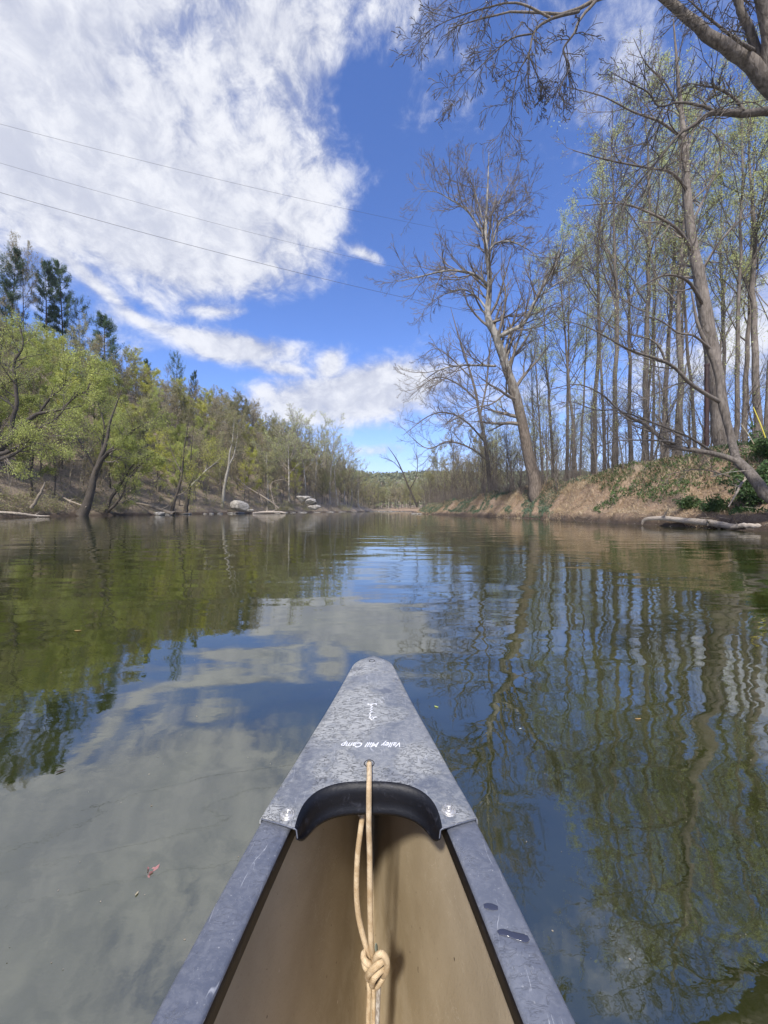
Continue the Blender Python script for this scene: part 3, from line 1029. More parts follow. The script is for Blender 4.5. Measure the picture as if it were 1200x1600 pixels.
# the largest trunk, standing on the crest of the right bank
Y1 = 25.5
big = [
    [(1134, 712, Y1, .78), (1126, 660, Y1, .60), (1118, 590, Y1, .52), (1108, 530, Y1, .48), (1096, 460, Y1, .42), (1086, 400, Y1, .36), (1076, 330, Y1, .30), (1070, 240, Y1, .23), (1062, 150, Y1, .14), (1052, 30, Y1, .04)],
    [(1086, 400, Y1, .14), (1060, 360, Y1 - 1, .10), (1020, 335, Y1 - 1.6, .08), (970, 318, Y1 - 2, .06), (905, 322, Y1 - 2, .02)],
    [(1075, 300, Y1, .12), (1050, 270, Y1 - 1, .09), (1010, 262, Y1 - 2, .07), (950, 250, Y1 - 2.5, .05), (895, 235, Y1 - 3, .02)],
    [(1066, 215, Y1, .11), (1030, 190, Y1 - 1, .08), (990, 175, Y1 - 1.6, .06), (940, 150, Y1 - 2, .04), (880, 135, Y1 - 2, .02)],
    [(1092, 440, Y1, .14), (1110, 400, Y1 + 1, .10), (1150, 350, Y1 + 2, .07), (1190, 330, Y1 + 2, .03)],
    [(1080, 350, Y1, .11), (1100, 310, Y1, .08), (1120, 260, Y1, .06), (1135, 200, Y1, .02)],
    [(1100, 480, Y1, .13), (1075, 440, Y1 - 1.5, .10), (1040, 430, Y1 - 2.5, .07), (1000, 450, Y1 - 3, .04), (970, 480, Y1 - 3, .02)],
    [(1070, 250, Y1, .10), (1085, 200, Y1 + .5, .07), (1110, 150, Y1 + 1, .05), (1150, 120, Y1 + 1, .02)],
    [(1064, 180, Y1, .08), (1040, 130, Y1, .06), (1010, 100, Y1, .04), (990, 60, Y1, .02)],
]
bigspec = [S(n=8, t0=.15, t1=.99, ang=.8, lf=.36, K=5, wob=.14, up=.08, rf=.6, rend=.010, sides=4, taper=.45),
           S(n=6, t0=.2, t1=.98, ang=.65, lf=.5, K=4, wob=.16, up=.04, rf=.65, rend=.008, sides=3),
           S(n=5, t0=.15, t1=.99, ang=.6, lf=.5, K=3, wob=.16, up=.02, rf=.75, rend=.006, sides=3)]
hero('large_tree', 'thickest tall grey trunk on the crest of the right bank, behind the leaning tree', 'tree', big, bigspec, M_bark, M_bark, M_twig,
     seed=8, K=24, sides=14, thin=.85, leaves=1500, lsize=.08, ml_leaf=M_leaf_pale,
     spec_trunk=[S(n=11, t0=.45, t1=.99, ang=.9, lf=.12, K=5, wob=.15, up=.08, rf=.3, rend=.012, sides=4, taper=.3),
                 S(n=7, t0=.2, t1=.98, ang=.65, lf=.5, K=4, wob=.16, up=.04, rf=.65, rend=.008, sides=3),
                 S(n=6, t0=.2, t1=.98, ang=.65, lf=.5, K=3, wob=.16, up=.04, rf=.65, rend=.006, sides=3)])

# the leaning tree rooted low on the near bank, two long limbs reaching left
Y2 = 17.5
leanp = [
    [(1250, 822, 15.4, .34), (1216, 789, 15.7, .25), (1190, 764, 16.1, .215), (1171, 738, 16.8, .20), (1150, 716, 17.5, .18), (1144, 690, Y2 + .6, .16), (1134, 655, Y2 + .8, .15),
     (1126, 625, Y2 + 1, .14), (1121, 585, Y2 + 1.2, .12), (1104, 540, Y2 + 1.2, .10), (1090, 505, Y2 + 1, .07), (1080, 455, Y2 + 1, .03)],
    [(1158, 724, 17.2, .13), (1128, 712, Y2, .12), (1090, 704, Y2 - .4, .11), (1052, 698, Y2 - .8, .095), (1030, 682, Y2 - 1, .08), (1010, 664, Y2 - 1, .07), (985, 652, Y2 - 1.2, .06), (966, 640, Y2 - 1.4, .045),
     (940, 616, Y2 - 1.4, .035), (900, 600, Y2 - 1.4, .02), (850, 612, Y2 - 1.4, .01)],
    [(1126, 628, Y2 + 1, .10), (1100, 614, Y2 + .6, .09), (1076, 597, Y2 + .2, .08), (1058, 578, Y2, .07), (1040, 566, Y2 - .2, .065), (1012, 556, Y2 - .4, .055), (980, 545, Y2 - .6, .05), (950, 528, Y2 - .8, .035),
     (910, 508, Y2 - .8, .022), (862, 500, Y2 - .8, .01)],
    [(1040, 566, Y2 - .2, .05), (1032, 545, Y2 - .3, .045), (1016, 530, Y2 - .3, .035), (985, 522, Y2 - .4, .025), (955, 500, Y2 - .5, .01)],
    [(1118, 709, Y2, .055), (1080, 685, Y2 - .8, .05), (1040, 668, Y2 - 1.4, .04), (1005, 655, Y2 - 1.8, .03), (975, 645, Y2 - 2, .02), (940, 650, Y2 - 2, .01)],
    [(1140, 745, Y2 - .3, .03), (1110, 736, Y2 - 1, .025), (1080, 734, Y2 - 1.4, .018), (1040, 742, Y2 - 1.8, .01)],
    [(1060, 697, Y2 - .7, .06), (1044, 690, Y2 - 1.2, .05), (1010, 688, Y2 - 2, .035), (960, 690, Y2 - 2.8, .02), (900, 710, Y2 - 3, .01)],
    [(966, 640, Y2 - 1.4, .03), (930, 640, Y2 - 1.8, .022), (890, 628, Y2 - 2, .015), (845, 640, Y2 - 2, .007)],
    [(1110, 545, Y2 + 1.2, .06), (1085, 525, Y2 + .4, .05), (1060, 520, Y2, .04), (1030, 500, Y2 - .3, .03), (990, 490, Y2 - .5, .012)],
]
leanspec = [S(n=12, t0=.18, t1=.99, ang=.75, lf=.28, K=6, wob=.18, up=.03, rf=.5, rend=.006, sides=4, taper=.4),
            S(n=6, t0=.2, t1=.98, ang=.65, lf=.5, K=4, wob=.18, up=.02, rf=.65, rend=.004, sides=3),
            S(n=4, t0=.15, t1=.99, ang=.6, lf=.5, K=3, wob=.18, up=.0, rf=.75, rend=.003, sides=3)]
hero('leaning_tree', 'bare tree rooted low on the right bank, leaning left over the dirt slope', 'tree', leanp, leanspec, M_bark, M_bark, M_twig,
     seed=12, K=26, sides=12, leaves=0)

# the near tree just outside the frame, limbs reaching in over the water at the top
Y3 = 9.0
over = [
    [(1420, 560, 11.5, .42), (1400, 430, 11, .36), (1350, 330, 10.4, .32), (1290, 240, 9.8, .27), (1235, 165, 9.2, .235), (1200, 132, Y3, .19), (1170, 97, Y3, .17), (1140, 76, Y3, .15),
     (1110, 58, Y3, .13), (1080, 32, Y3, .115), (1045, 2, Y3, .10), (1000, -28, Y3 - .2, .075), (955, -8, Y3 - .4, .055), (930, 0, Y3 - .5, .045), (880, 22, Y3 - .6, .035), (800, 18, Y3 - .8, .022), (700, 45, Y3 - 1, .008)],
    [(1188, 112, Y3, .12), (1184, 85, Y3, .11), (1172, 50, Y3, .10), (1158, 18, Y3, .09), (1145, -20, Y3, .08), (1110, -90, Y3, .05), (1060, -140, Y3, .02)],
    [(1300, 215, 9.6, .13), (1250, 180, 9, .115), (1200, 174, 8.8, .10), (1160, 178, 8.7, .085), (1115, 176, 8.6, .07), (1085, 195, 8.5, .045), (1060, 211, 8.5, .035), (1030, 248, 8.5, .028), (1002, 280, 8.5, .02), (974, 312, 8.5, .008)],
    [(1118, 176, 8.6, .04), (1098, 166, 8.5, .032), (1060, 160, 8.4, .026), (1030, 166, 8.3, .02), (1012, 144, 8.3, .016), (985, 130, 8.2, .012), (950, 110, 8.2, .006)],
    [(1165, 178, 8.7, .04), (1150, 156, 8.7, .032), (1125, 140, 8.7, .026), (1100, 134, 8.7, .02), (1075, 130, 8.7, .01)],
    [(930, 2, Y3 - .5, .040), (905, 32, Y3 - .7, .032), (897, 52, Y3 - .8, .027), (880, 78, Y3 - .8, .022), (890, 105, Y3 - .8, .016), (876, 135, Y3 - .8, .01), (870, 170, Y3 - .8, .004)],
    [(905, 18, Y3 - .6, .035), (860, 30, Y3 - .9, .030), (835, 50, Y3 - 1, .026), (826, 85, Y3 - 1, .02), (808, 118, Y3 - 1, .014), (800, 170, Y3 - 1, .008), (795, 225, Y3 - 1, .004)],
    [(860, 28, Y3 - .9, .028), (810, 5, Y3 - 1, .022), (760, 12, Y3 - 1, .016), (700, 32, Y3 - 1, .01), (648, 62, Y3 - 1, .004)],
    [(835, 52, Y3 - 1, .020), (800, 60, Y3 - 1.2, .016), (770, 85, Y3 - 1.3, .012), (735, 120, Y3 - 1.4, .008), (700, 160, Y3 - 1.4, .003)],
    [(826, 85, Y3 - 1, .016), (840, 120, Y3 - .9, .012), (850, 140, Y3 - .8, .008), (840, 175, Y3 - .8, .003)],
    [(1200, 132, Y3, .15), (1190, 0, 8.6, .14), (1120, -160, 8.2, .12), (1020, -330, 7.8, .09), (900, -480, 7.4, .05), (760, -560, 7.2, .01)],
    [(1235, 165, 9.2, .17), (1300, -20, 8.6, .15), (1330, -240, 7.8, .13), (1280, -480, 7.0, .10), (1180, -700, 6.4, .06), (1050, -860, 6.0, .01)],
    [(1120, -160, 8.2, .08), (1060, -140, 7.6, .07), (960, -190, 7.0, .05), (860, -200, 6.4, .03), (760, -190, 6.0, .01)],
    [(1330, -240, 7.8, .10), (1220, -300, 7.0, .08), (1100, -420, 6.2, .06), (980, -560, 5.6, .04), (850, -700, 5.2, .01)],
    [(1180, 80, Y3, .05), (1155, 65, Y3 - .5, .035), (1110, 30, Y3 - .8, .025), (1085, 8, Y3 - 1, .015), (1060, -15, Y3 - 1, .006)],
    [(960, -14, Y3 - .4, .03), (920, -40, Y3, .024), (860, -45, Y3 + .2, .018), (800, -30, Y3 + .2, .012), (740, -5, Y3 + .2, .006), (690, 10, Y3, .003)],
]
overspec = [S(n=21, t0=.30, t1=.99, ang=.75, lf=.27, K=10, wob=.15, up=-.03, rf=.5, rmax=.014, rend=.0055, sides=4, taper=.3, droop=.12),
            S(n=6, t0=.12, t1=.98, ang=.62, lf=.55, K=7, wob=.16, up=-.02, rf=.75, rend=.0055, sides=3, droop=.08),
            S(n=3, t0=.12, t1=.99, ang=.55, lf=.50, K=5, wob=.15, up=-.01, rf=.85, rend=.0040, sides=3, droop=.05)]
o_ = hero('overhanging_tree', 'near bare tree whose thick limbs reach in across the top right', 'tree', over, overspec, M_bark, M_bark, M_twig,
          seed=21, K=34, sides=12, thin=.85)
# its trunk down to the bank outside the frame
bx, by, bz = H(1420, 560, 11.5)
tb = np.array([[(17.4, 10.6, gy(17.4, 10.6) - .3, .62), (17.1, 10.9, 3.4, .5), (16.4, 11.2, 4.6, .45), (bx, by, bz, .42)]])[0]
ts = resample(tb, 10)
link('trunk', MB().tube((ts[None, :, :3] - np.array(o_.location)), ts[None, :, 3], 12).mesh('trunk_low', M_bark), o_)

# ---- woods on the right bank
rw = np.random.default_rng(77)
TR = [  # px, Y, trunk key, height m, spread
    (962, 34, 'tall1', 31, 1.25), (1006, 36, 'tall3', 36, 1.35), (1040, 40, 'tall0', 38, 1.2), (1062, 33, 'tall2', 33, 1.1), (1148, 31, 'tall4', 32, 1.0), (1182, 30, 'tall2', 30, 1.15),
    (902, 44, 'tall4', 30, 1.1), (926, 42, 'tall2', 37, 1.1), (884, 50, 'tall0', 33, 1.0), (868, 56, 'tall2', 33, 1.0), (984, 46, 'tall2', 38, 1.1), (1018, 50, 'tall4', 42, 1.1),
    (1166, 40, 'tall0', 36, 1.2), (1195, 37, 'tall4', 36, 1.1), (1090, 42, 'tall4', 40, 1.1), (1130, 45, 'tall2', 40, 1.1), (944, 55, 'tall0', 42, 1.1), (850, 62, 'tall3', 30, 1.0),
    (905, 62, 'tall4', 42, 1.1), (835, 66, 'tall0', 28, .9), (1052, 56, 'tall2', 46, 1.1), (1110, 58, 'tall0', 46, 1.1), (965, 66, 'tall4', 46, 1.1), (1010, 70, 'tall0', 48, 1.1)]
def wood_place(px, Yt):
    wh = ('left of the sycamore' if px < 770 else 'just right of the sycamore' if px < 880 else 'left of the middle of the wood' if px < 975
          else 'above the bare dirt slope' if px < 1060 else 'around the thickest trunk' if px < 1150 else 'at the right edge of the picture')
    return wh, ('front row' if Yt < 48 else 'second rows' if Yt < 80 else 'far rows')


def tall_tree(key, x, Yt, s, rz, sz):
    wh, rw_ = wood_place(600 + x / Yt * F, Yt)
    return plant(key, 'tall_tree', x, Yt, s, rz, 'tall straight grey tree, %s of right wood, %s' % (rw_, wh), 'tree',
                 'tall trees of the right-bank wood, %s, %s' % (rw_, wh), sz=sz)


for i, (px, Yt, key, hgt, sp) in enumerate(TR):
    tall_tree(key, (px - 600) / F * Yt, Yt, sp, i * 2.4, hgt / 32)
# deeper rows
cnt = 0
pl = [((px - 600) / F * Y_t, Y_t) for px, Y_t, *_ in TR]
for k in range(1400):
    Yt = 26 + 150 * rw.random()
    x = float(np.interp(Yt, YR, XR)) + float(np.interp(Yt, YW, WW)) + 1 + 60 * rw.random()
    if x > Yt * 1.1 + 3:
        continue
    if any((x - a) ** 2 + (Yt - b) ** 2 < 36 for a, b in pl):
        continue
    pl.append((x, Yt))
    px = 600 + x / Yt * F
    hm = (19 + 7 * rw.random()) if px > 820 else (10 + 5 * rw.random() + max(0, px - 690) * .09)
    key = 'tall%d' % rw.integers(0, 5) if px > 770 or rw.random() < .2 else ('olive%d' % rw.integers(0, 3) if rw.random() < .35 else 'bare%d' % rw.integers(0, 4))
    if key.startswith('tall'):
        tall_tree(key, x, Yt, hm / 32 * 1.15, rw.random() * 6.28, hm / 32)
    else:
        wh, rw_ = wood_place(px, Yt)
        plant(key, 'low_tree', x, Yt, hm / 15 * .9, rw.random() * 6.28, 'low thin tree, %s of the right bank, %s' % (rw_, wh), 'tree',
              'low trees of the right bank, %s, %s' % (rw_, wh), sz=hm / 15)
    cnt += 1
    if cnt > 70:
        break
# saplings along the crest
for k in range(150):
    Yt = 24 + 95 * rw.random() ** 1.2
    x = float(np.interp(Yt, YR, XR)) + float(np.interp(Yt, YW, WW)) * .85 + 7 * rw.random() ** 1.4
    wh, rw_ = wood_place(600 + x / Yt * F, Yt)
    plant('sapling%d' % rw.integers(0, 4), 'sapling', x, Yt, .6 + .7 * rw.random(), rw.random() * 6.28,
          'thin bare sapling in the right bank thicket, %s' % wh, 'sapling', 'saplings along the right bank, %s' % wh)

# ---- far bank at the river bend
rf_ = np.random.default_rng(5)
for k in range(90):
    Yt = 290 + 90 * rf_.random()
    x = -45 + 110 * rf_.random()
    key = ['olive0', 'olive2', 'bare0', 'olive1', 'bare2', 'pale0'][rf_.integers(0, 6)]
    nat = 30 if key.startswith('pale') else 15
    hg = 15 + 7 * rf_.random()
    plant(key, 'far_tree', x, Yt, hg / nat * 1.1, rf_.random() * 6.28, 'tree of the wood beyond the riffle at the far river bend', 'tree', 'trees at the far river bend', sz=hg / nat)
# distant ridge canopy
nn = 26000
xx = -420 + 900 * rf_.random(nn)
yy = 430 + 500 * rf_.random(nn)
zz = height(xx, yy) + 2 + 9 * rf_.random(nn)
v, t = leaf_quads(np.stack([xx, yy, zz], -1), 5.5, rf_, aspect=.8)
tag(link('distant_wood', mesh_np('distant_wood', v, None, t, leaf_mat('distant_wood_leaf', (0.13, 0.15, 0.07), (0.20, 0.20, 0.10), .2), False)), 'far wooded ridge closing the valley beyond the river bend', 'wood', kind='stuff')


# ---- haze: one closed box of thin air round everything
bm = bmesh.new()
bmesh.ops.create_cube(bm, size=1)
hz = bpy.data.materials.new('haze_air')
hz.use_nodes = True
hz.node_tree.nodes.clear()
ht = NT(hz.node_tree)
hv = ht.node('ShaderNodeVolumePrincipled', {'Color': (.80, .87, 1.0, 1), 'Density': 0.00013, 'Anisotropy': 0.2})
ht.node('ShaderNodeOutputMaterial', {'Volume': hv.outputs[0]})
ho = bm_obj('haze', bm, hz, smooth=False)
ho.scale = (1500, 1700, 200)
ho.location = (0, 740, 94)
tag(ho, 'thin pale haze filling the valley air', None, kind='stuff')

# ---- hero trees on the left shore
def bankY(px):
    return 60.1 / (.2275 + (600 - px) / 600)


shore_spec = [S(n=12, t0=.2, t1=.99, ang=.75, lf=.36, K=6, wob=.16, up=.08, rf=.5, rend=.014, sides=4, taper=.4),
              S(n=7, t0=.2, t1=.98, ang=.65, lf=.5, K=4, wob=.16, up=.03, rf=.65, rend=.010, sides=3),
              S(n=7, t0=.15, t1=.99, ang=.6, lf=.5, K=3, wob=.16, up=.0, rf=.75, rend=.009, sides=3)]
Ya = bankY(130) - 1.0
hero('leaning_willow', 'dark-trunked green-leaved tree leaning right from the left waterline', 'tree',
     [[(128, 806, Ya, .85), (136, 788, Ya, .62), (143, 766, Ya, .50), (147, 745, Ya, .46), (156, 720, Ya, .36), (166, 692, Ya, .26), (172, 660, Ya, .16), (190, 610, Ya, .05)],
      [(147, 745, Ya, .32), (158, 722, Ya - 1, .28), (170, 706, Ya - 2, .24), (190, 690, Ya - 3, .20), (212, 670, Ya - 3, .12), (240, 655, Ya - 3, .04)],
      [(160, 712, Ya, .20), (160, 690, Ya + 1, .17), (163, 665, Ya + 1, .12), (150, 620, Ya + 1, .04)],
      [(168, 708, Ya - 2, .14), (180, 702, Ya - 3, .12), (192, 697, Ya - 4, .08), (215, 700, Ya - 4, .02)],
      [(150, 738, Ya, .16), (130, 700, Ya - 1, .12), (110, 670, Ya - 2, .08), (80, 640, Ya - 2, .02)]],
     shore_spec, M_bark_dark, M_bark_dark, M_twig, seed=31, leaves=15000, lsize=.14, ml_leaf=M_leaf_willow)
Yb_ = 41
hero('spreading_willow', 'large green tree at the left edge with dark limbs rising right into the picture', 'tree',
     [[(-70, 800, Yb_, .8), (-55, 760, Yb_, .6), (-30, 725, Yb_, .5), (-5, 706, Yb_, .42), (14, 686, Yb_, .36), (30, 668, Yb_, .30), (46, 655, Yb_, .24), (62, 646, Yb_, .18), (96, 640, Yb_, .12), (130, 634, Yb_, .04)],
      [(18, 682, Yb_, .20), (20, 655, Yb_, .20), (26, 632, Yb_, .18), (24, 600, Yb_, .16), (22, 567, Yb_, .13), (36, 540, Yb_, .08), (30, 505, Yb_, .03)],
      [(-10, 712, Yb_, .26), (15, 705, Yb_ - 1, .20), (40, 690, Yb_ - 1, .16), (64, 668, Yb_ - 1, .12), (90, 652, Yb_ - 1, .08), (120, 610, Yb_ - 1, .02)],
      [(-30, 724, Yb_, .22), (0, 718, Yb_ - 2, .18), (22, 710, Yb_ - 2, .14), (44, 697, Yb_ - 2, .06), (70, 690, Yb_ - 2, .02)],
      [(96, 640, Yb_, .10), (120, 618, Yb_, .10), (136, 610, Yb_, .08), (142, 592, Yb_, .05), (150, 570, Yb_, .02)],
      [(60, 647, Yb_, .12), (80, 620, Yb_, .10), (100, 603, Yb_, .08), (104, 580, Yb_, .05), (110, 555, Yb_, .02)],
      [(-20, 715, Yb_, .25), (-20, 640, Yb_, .2), (-5, 580, Yb_, .14), (5, 520, Yb_, .05)]],
     shore_spec, M_bark_dark, M_bark_dark, M_twig, seed=32, leaves=26000, lsize=.125, ml_leaf=M_leaf_willow)
Yc = bankY(180) - .8
hero('twin_stem_tree', 'thin twin-stemmed tree leaning right beside the leaning willow', 'tree',
     [[(166, 804, Yc, .40), (170, 785, Yc, .28), (180, 768, Yc, .25), (192, 750, Yc, .20), (212, 722, Yc, .14), (246, 704, Yc, .04)],
      [(168, 800, Yc, .24), (182, 786, Yc - .5, .20), (192, 772, Yc - .5, .16), (198, 752, Yc - .5, .12), (226, 720, Yc - .5, .03)],
      [(196, 746, Yc, .12), (214, 730, Yc, .10), (232, 718, Yc, .06), (250, 716, Yc, .02)]],
     shore_spec, M_bark_dark, M_bark_dark, M_twig, seed=33, leaves=6000, lsize=.18, ml_leaf=M_leaf_willow)
Yd = bankY(270) - .5
hero('shore_tree', 'thin dark tree on the left shore, left of the pair between fallen log and boulder', 'tree',
     [[(268, 800, Yd, .36), (273, 782, Yd, .26), (280, 760, Yd, .22), (285, 735, Yd, .18), (288, 700, Yd, .12), (296, 650, Yd, .03)],
      [(275, 775, Yd, .14), (290, 768, Yd, .12), (300, 750, Yd, .08), (306, 730, Yd, .02)],
      [(284, 740, Yd, .10), (270, 710, Yd, .08), (262, 680, Yd, .03)]],
     shore_spec, M_bark_dark, M_bark, M_twig, seed=34, leaves=3600, lsize=.17, jit=.4, ml_leaf=M_leaf_yellow)
Ye = bankY(290) - .5
hero('shore_tree', 'dark forked tree with a pale limb rising right, left of the boulder', 'tree',
     [[(290, 800, Ye, .50), (292, 785, Ye, .36), (296, 765, Ye, .32), (300, 748, Ye, .2), (298, 720, Ye, .12), (302, 670, Ye, .03)],
      [(297, 760, Ye, .24), (308, 750, Ye, .20), (320, 737, Ye, .16), (336, 724, Ye, .10), (350, 710, Ye, .03)],
      [(320, 738, Ye, .10), (326, 715, Ye, .08), (330, 690, Ye, .03)]],
     shore_spec, M_bark_dark, M_bark_pale, M_twig, seed=35, leaves=3600, lsize=.17, jit=.4, ml_leaf=M_leaf_yellow)
Yf = bankY(347) + 3
hero('white_sycamore', 'slender white-barked tree standing just left of the grey boulder on the left shore', 'tree',
     [[(347, 793, Yf, .46), (349, 775, Yf, .36), (352, 752, Yf, .32), (357, 730, Yf, .28), (359, 708, Yf, .22), (363, 690, Yf, .14), (366, 655, Yf, .03)],
      [(357, 728, Yf, .18), (364, 715, Yf, .14), (368, 700, Yf, .10), (372, 675, Yf, .03)]],
     shore_spec, M_bark_pale, M_bark_pale, M_twig_pale, seed=36, leaves=600, lsize=.28, ml_leaf=M_leaf_olive)
Yg = 75
hero('slanting_tree', 'thin dark leaning tree left of the sycamore, tilting out over the river', 'tree',
     [[(652, 792, Yg, .22), (645, 775, Yg, .18), (636, 755, Yg, .16), (628, 735, Yg, .13), (618, 715, Yg, .10), (606, 698, Yg, .03)],
      [(640, 765, Yg, .10), (650, 745, Yg, .08), (652, 720, Yg, .06), (645, 700, Yg, .02)],
      [(628, 735, Yg, .08), (612, 720, Yg, .05), (596, 715, Yg, .02)]],
     [S(n=10, t0=.3, t1=.99, ang=.75, lf=.36, K=5, wob=.16, up=.08, rf=.5, rend=.012, sides=4, taper=.4),
      S(n=6, t0=.2, t1=.98, ang=.65, lf=.5, K=4, wob=.16, up=.03, rf=.65, rend=.010, sides=3)], M_bark_dark, M_bark_dark, M_twig, seed=37)
Yh = 60
hero('arching_tree', 'bare tree between the slanting tree and the sycamore, its limbs arching left over the water', 'tree',
     [[(770, 783, Yh, .45), (765, 755, Yh, .34), (762, 720, Yh, .30), (756, 680, Yh, .26), (748, 640, Yh, .22), (740, 600, Yh, .18), (728, 560, Yh, .14), (715, 520, Yh, .10), (704, 480, Yh, .03)],
      [(757, 690, Yh, .16), (730, 660, Yh, .14), (700, 645, Yh, .12), (670, 650, Yh, .08), (630, 680, Yh, .03)],
      [(750, 650, Yh, .16), (760, 600, Yh, .14), (765, 550, Yh, .10), (770, 500, Yh, .03)],
      [(762, 720, Yh, .16), (735, 700, Yh, .14), (700, 690, Yh, .12), (665, 700, Yh, .08), (620, 660, Yh, .02)],
      [(745, 625, Yh, .14), (715, 600, Yh, .12), (680, 590, Yh, .08), (640, 620, Yh, .03)],
      [(735, 590, Yh, .12), (705, 560, Yh, .10), (680, 545, Yh, .06), (655, 560, Yh, .02)]],
     [S(n=14, t0=.15, t1=.99, ang=.8, lf=.36, K=5, wob=.16, up=.10, rf=.5, rend=.014, sides=4, taper=.4),
      S(n=7, t0=.2, t1=.98, ang=.65, lf=.5, K=4, wob=.16, up=.05, rf=.65, rend=.012, sides=3),
      S(n=5, t0=.2, t1=.98, ang=.65, lf=.5, K=3, wob=.16, up=.05, rf=.65, rend=.010, sides=3)], M_bark, M_bark, M_twig, seed=38)

# ================================================================== ROCKS, LOGS
def rock_m(t):
    o = t.node('ShaderNodeTexCoord').outputs['Object']
    n = t.noise(o, 1.4, 6, 0.65, 0.5)
    n2 = t.noise(t.mapping(o, scale=(1, 1, 4)), 2.2, 5, 0.7)
    c = t.mix(t.maprange(n, 0.35, 0.65), (0.20, 0.18, 0.155), (0.46, 0.43, 0.38))
    c = t.mix(t.maprange(n2, 0.50, 0.64, 0, .75), c, (0.10, 0.09, 0.075))
    wz = t.node('ShaderNodeSeparateXYZ', {0: t.node('ShaderNodeNewGeometry').outputs['Position']}).outputs[2]
    c = t.mix(t.maprange(t.math('ADD', wz, t.math('MULTIPLY', n, .2)), .27, .12, 0, .75), c, (.055, .05, .035))
    return bsdf(t, c, 0.9, n2, 0.12)


M_rock = mat('river_rock', rock_m)


def rock(name, p, size, seed, label, cat='rock', group=None, rot=0.0, flat=0.0):
    rg = np.random.default_rng(seed)
    bm = bmesh.new()
    bmesh.ops.create_icosphere(bm, subdivisions=4, radius=1)
    # slice with random planes for fractured faces
    planes = [(nrm(rg.normal(size=3) * np.array([1, 1, .8])), .55 + .3 * rg.random()) for _ in range(12)]
    for v in bm.verts:
        c = np.array(v.co)
        for n_, d in planes:
            e = c @ n_ - d
            if e > 0:
                c = c - n_ * e * .99
        c = c * (1 + .14 * (vnoise(np.array([c[0] * 4 + seed]), np.array([c[1] * 4 + c[2] * 3]))[0] - .5))
        c[2] *= (1 - flat * .3)
        v.co = Vector(c * np.array(size))
    o = bm_obj(name, bm, M_rock)
    o.location = p
    o.rotation_euler = (0, 0, rot)
    return tag(o, label, cat, group)


def shorept(px, dl=0.0):
    Y = bankY(px)
    x = float(xleft(Y)) - dl
    return x, Y


def rockpx(name, px, ybase, Y, size, seed, label, group=None, rot=0.0, flat=0.0):
    p = H(px, ybase, Y)
    return rock(name, (p[0], p[1], p[2]), size, seed, label, 'rock', group, rot, flat)


rockpx('boulder', 375, 790.5, 97, (2.5, 1.8, 1.75), 3, 'large grey rounded boulder on the left shore', rot=.4)
rockpx('rock', 391, 798, 96, (1.2, .9, .5), 5, 'small low rock at the right foot of the large grey boulder', rot=.1, flat=1)
rockpx('boulder', 474, 779, 124, (2.6, 1.8, 1.3), 8, 'pale jagged boulder, upper one of the heap beyond the large grey boulder', rot=.2)
rockpx('boulder', 487, 784, 122, (2.4, 1.8, 1.2), 9, 'grey boulder right of and just below the pale jagged one', rot=1.2)
rockpx('rock', 492, 793, 121, (2.2, 1.4, .9), 10, 'dark broken rock lowest in the shore heap', rot=.6)
rockpx('rock', 250, 803, 66.5, (1.1, .8, .45), 12, 'pale block of stone at the tip of the fallen log', rot=.3, flat=.5)
rr = np.random.default_rng(9)
px = 268
i = 0
while px < 566:
    Yk = bankY(px) - 1.6
    wpx = rr.uniform(9, 26)
    wm = wpx / 600 * Yk * .6
    x_, y_ = (px - 600) / F * Yk, Yk
    xw = float(xleft(Yk)) + .5
    rock('flat_rock', (xw, Yk, .03), (wm * .9, wm * .7, .26 + .16 * rr.random()), 40 + i, 'flat pale rock ledge at the left waterline below the wooded hill, one of a row', 'rock',
         'flat pale rocks along the left waterline', rot=rr.uniform(-.4, .4) - .3, flat=1)
    px += wpx * rr.uniform(.8, 1.35)
    i += 1
for i in range(26):      # pebbly point on the far right shore
    Yk = rr.uniform(84, 100)
    xw = float(np.interp(Yk, YR, XR)) - rr.uniform(-.6, .9)
    rock('shore_rock', (xw, Yk, .0), (rr.uniform(.25, .6), rr.uniform(.2, .5), rr.uniform(.12, .28)), 90 + i, 'small pale stone at the tip of the right bank, one of a scatter', 'rock',
         'small stones at the tip of the right bank', rot=rr.uniform(0, 3))
for i in range(34):      # riffle stones
    rock('riffle_rock', (rr.uniform(-10, 12), rr.uniform(205, 282), -.02), (rr.uniform(.4, 1.2), rr.uniform(.3, .8), rr.uniform(.15, .35)), 120 + i,
         'pale stone breaking the water in the far riffle, one of many alike', 'rock', 'stones in the far riffle', rot=rr.uniform(0, 3))


def log(name, pts, label, m, twigs=0, seed=0, cat='log', sides=9):
    rg = np.random.default_rng(seed)
    A = resample([(*H(a, b, c), r) for a, b, c, r in pts], 22)
    b0 = A[0, :3].copy()
    P = A[None, :, :3] - b0
    P = P + rg.normal(size=P.shape) * A[None, :, 3:4] * .12
    e = empty(name, tuple(b0), label, cat)
    stem = MB().tube(P, A[None, :, 3], sides)
    if 0 < twigs <= 3:
        a, b = spawn(P, A[None, :, 3], twigs, .3, .9, .8, .25, 5, .16, .10, .6, 9, .008, rg=rg)
        stem.tube(a, b, 4)
    link('stem', stem.mesh(name + '_stem', m), e)
    if twigs > 3:
        a, b = spawn(P, A[None, :, 3], twigs, .2, .98, .8, .25, 5, .16, .10, .6, 9, .008, rg=rg)
        a2, b2 = spawn(a, b, 4, .3, .98, .7, .5, 3, .16, .04, .6, 9, .006, rg=rg)
        link('branches', MB().tube(a, b, 4).tube(a2, b2, 3).mesh(name + '_branches', m), e)
    return e


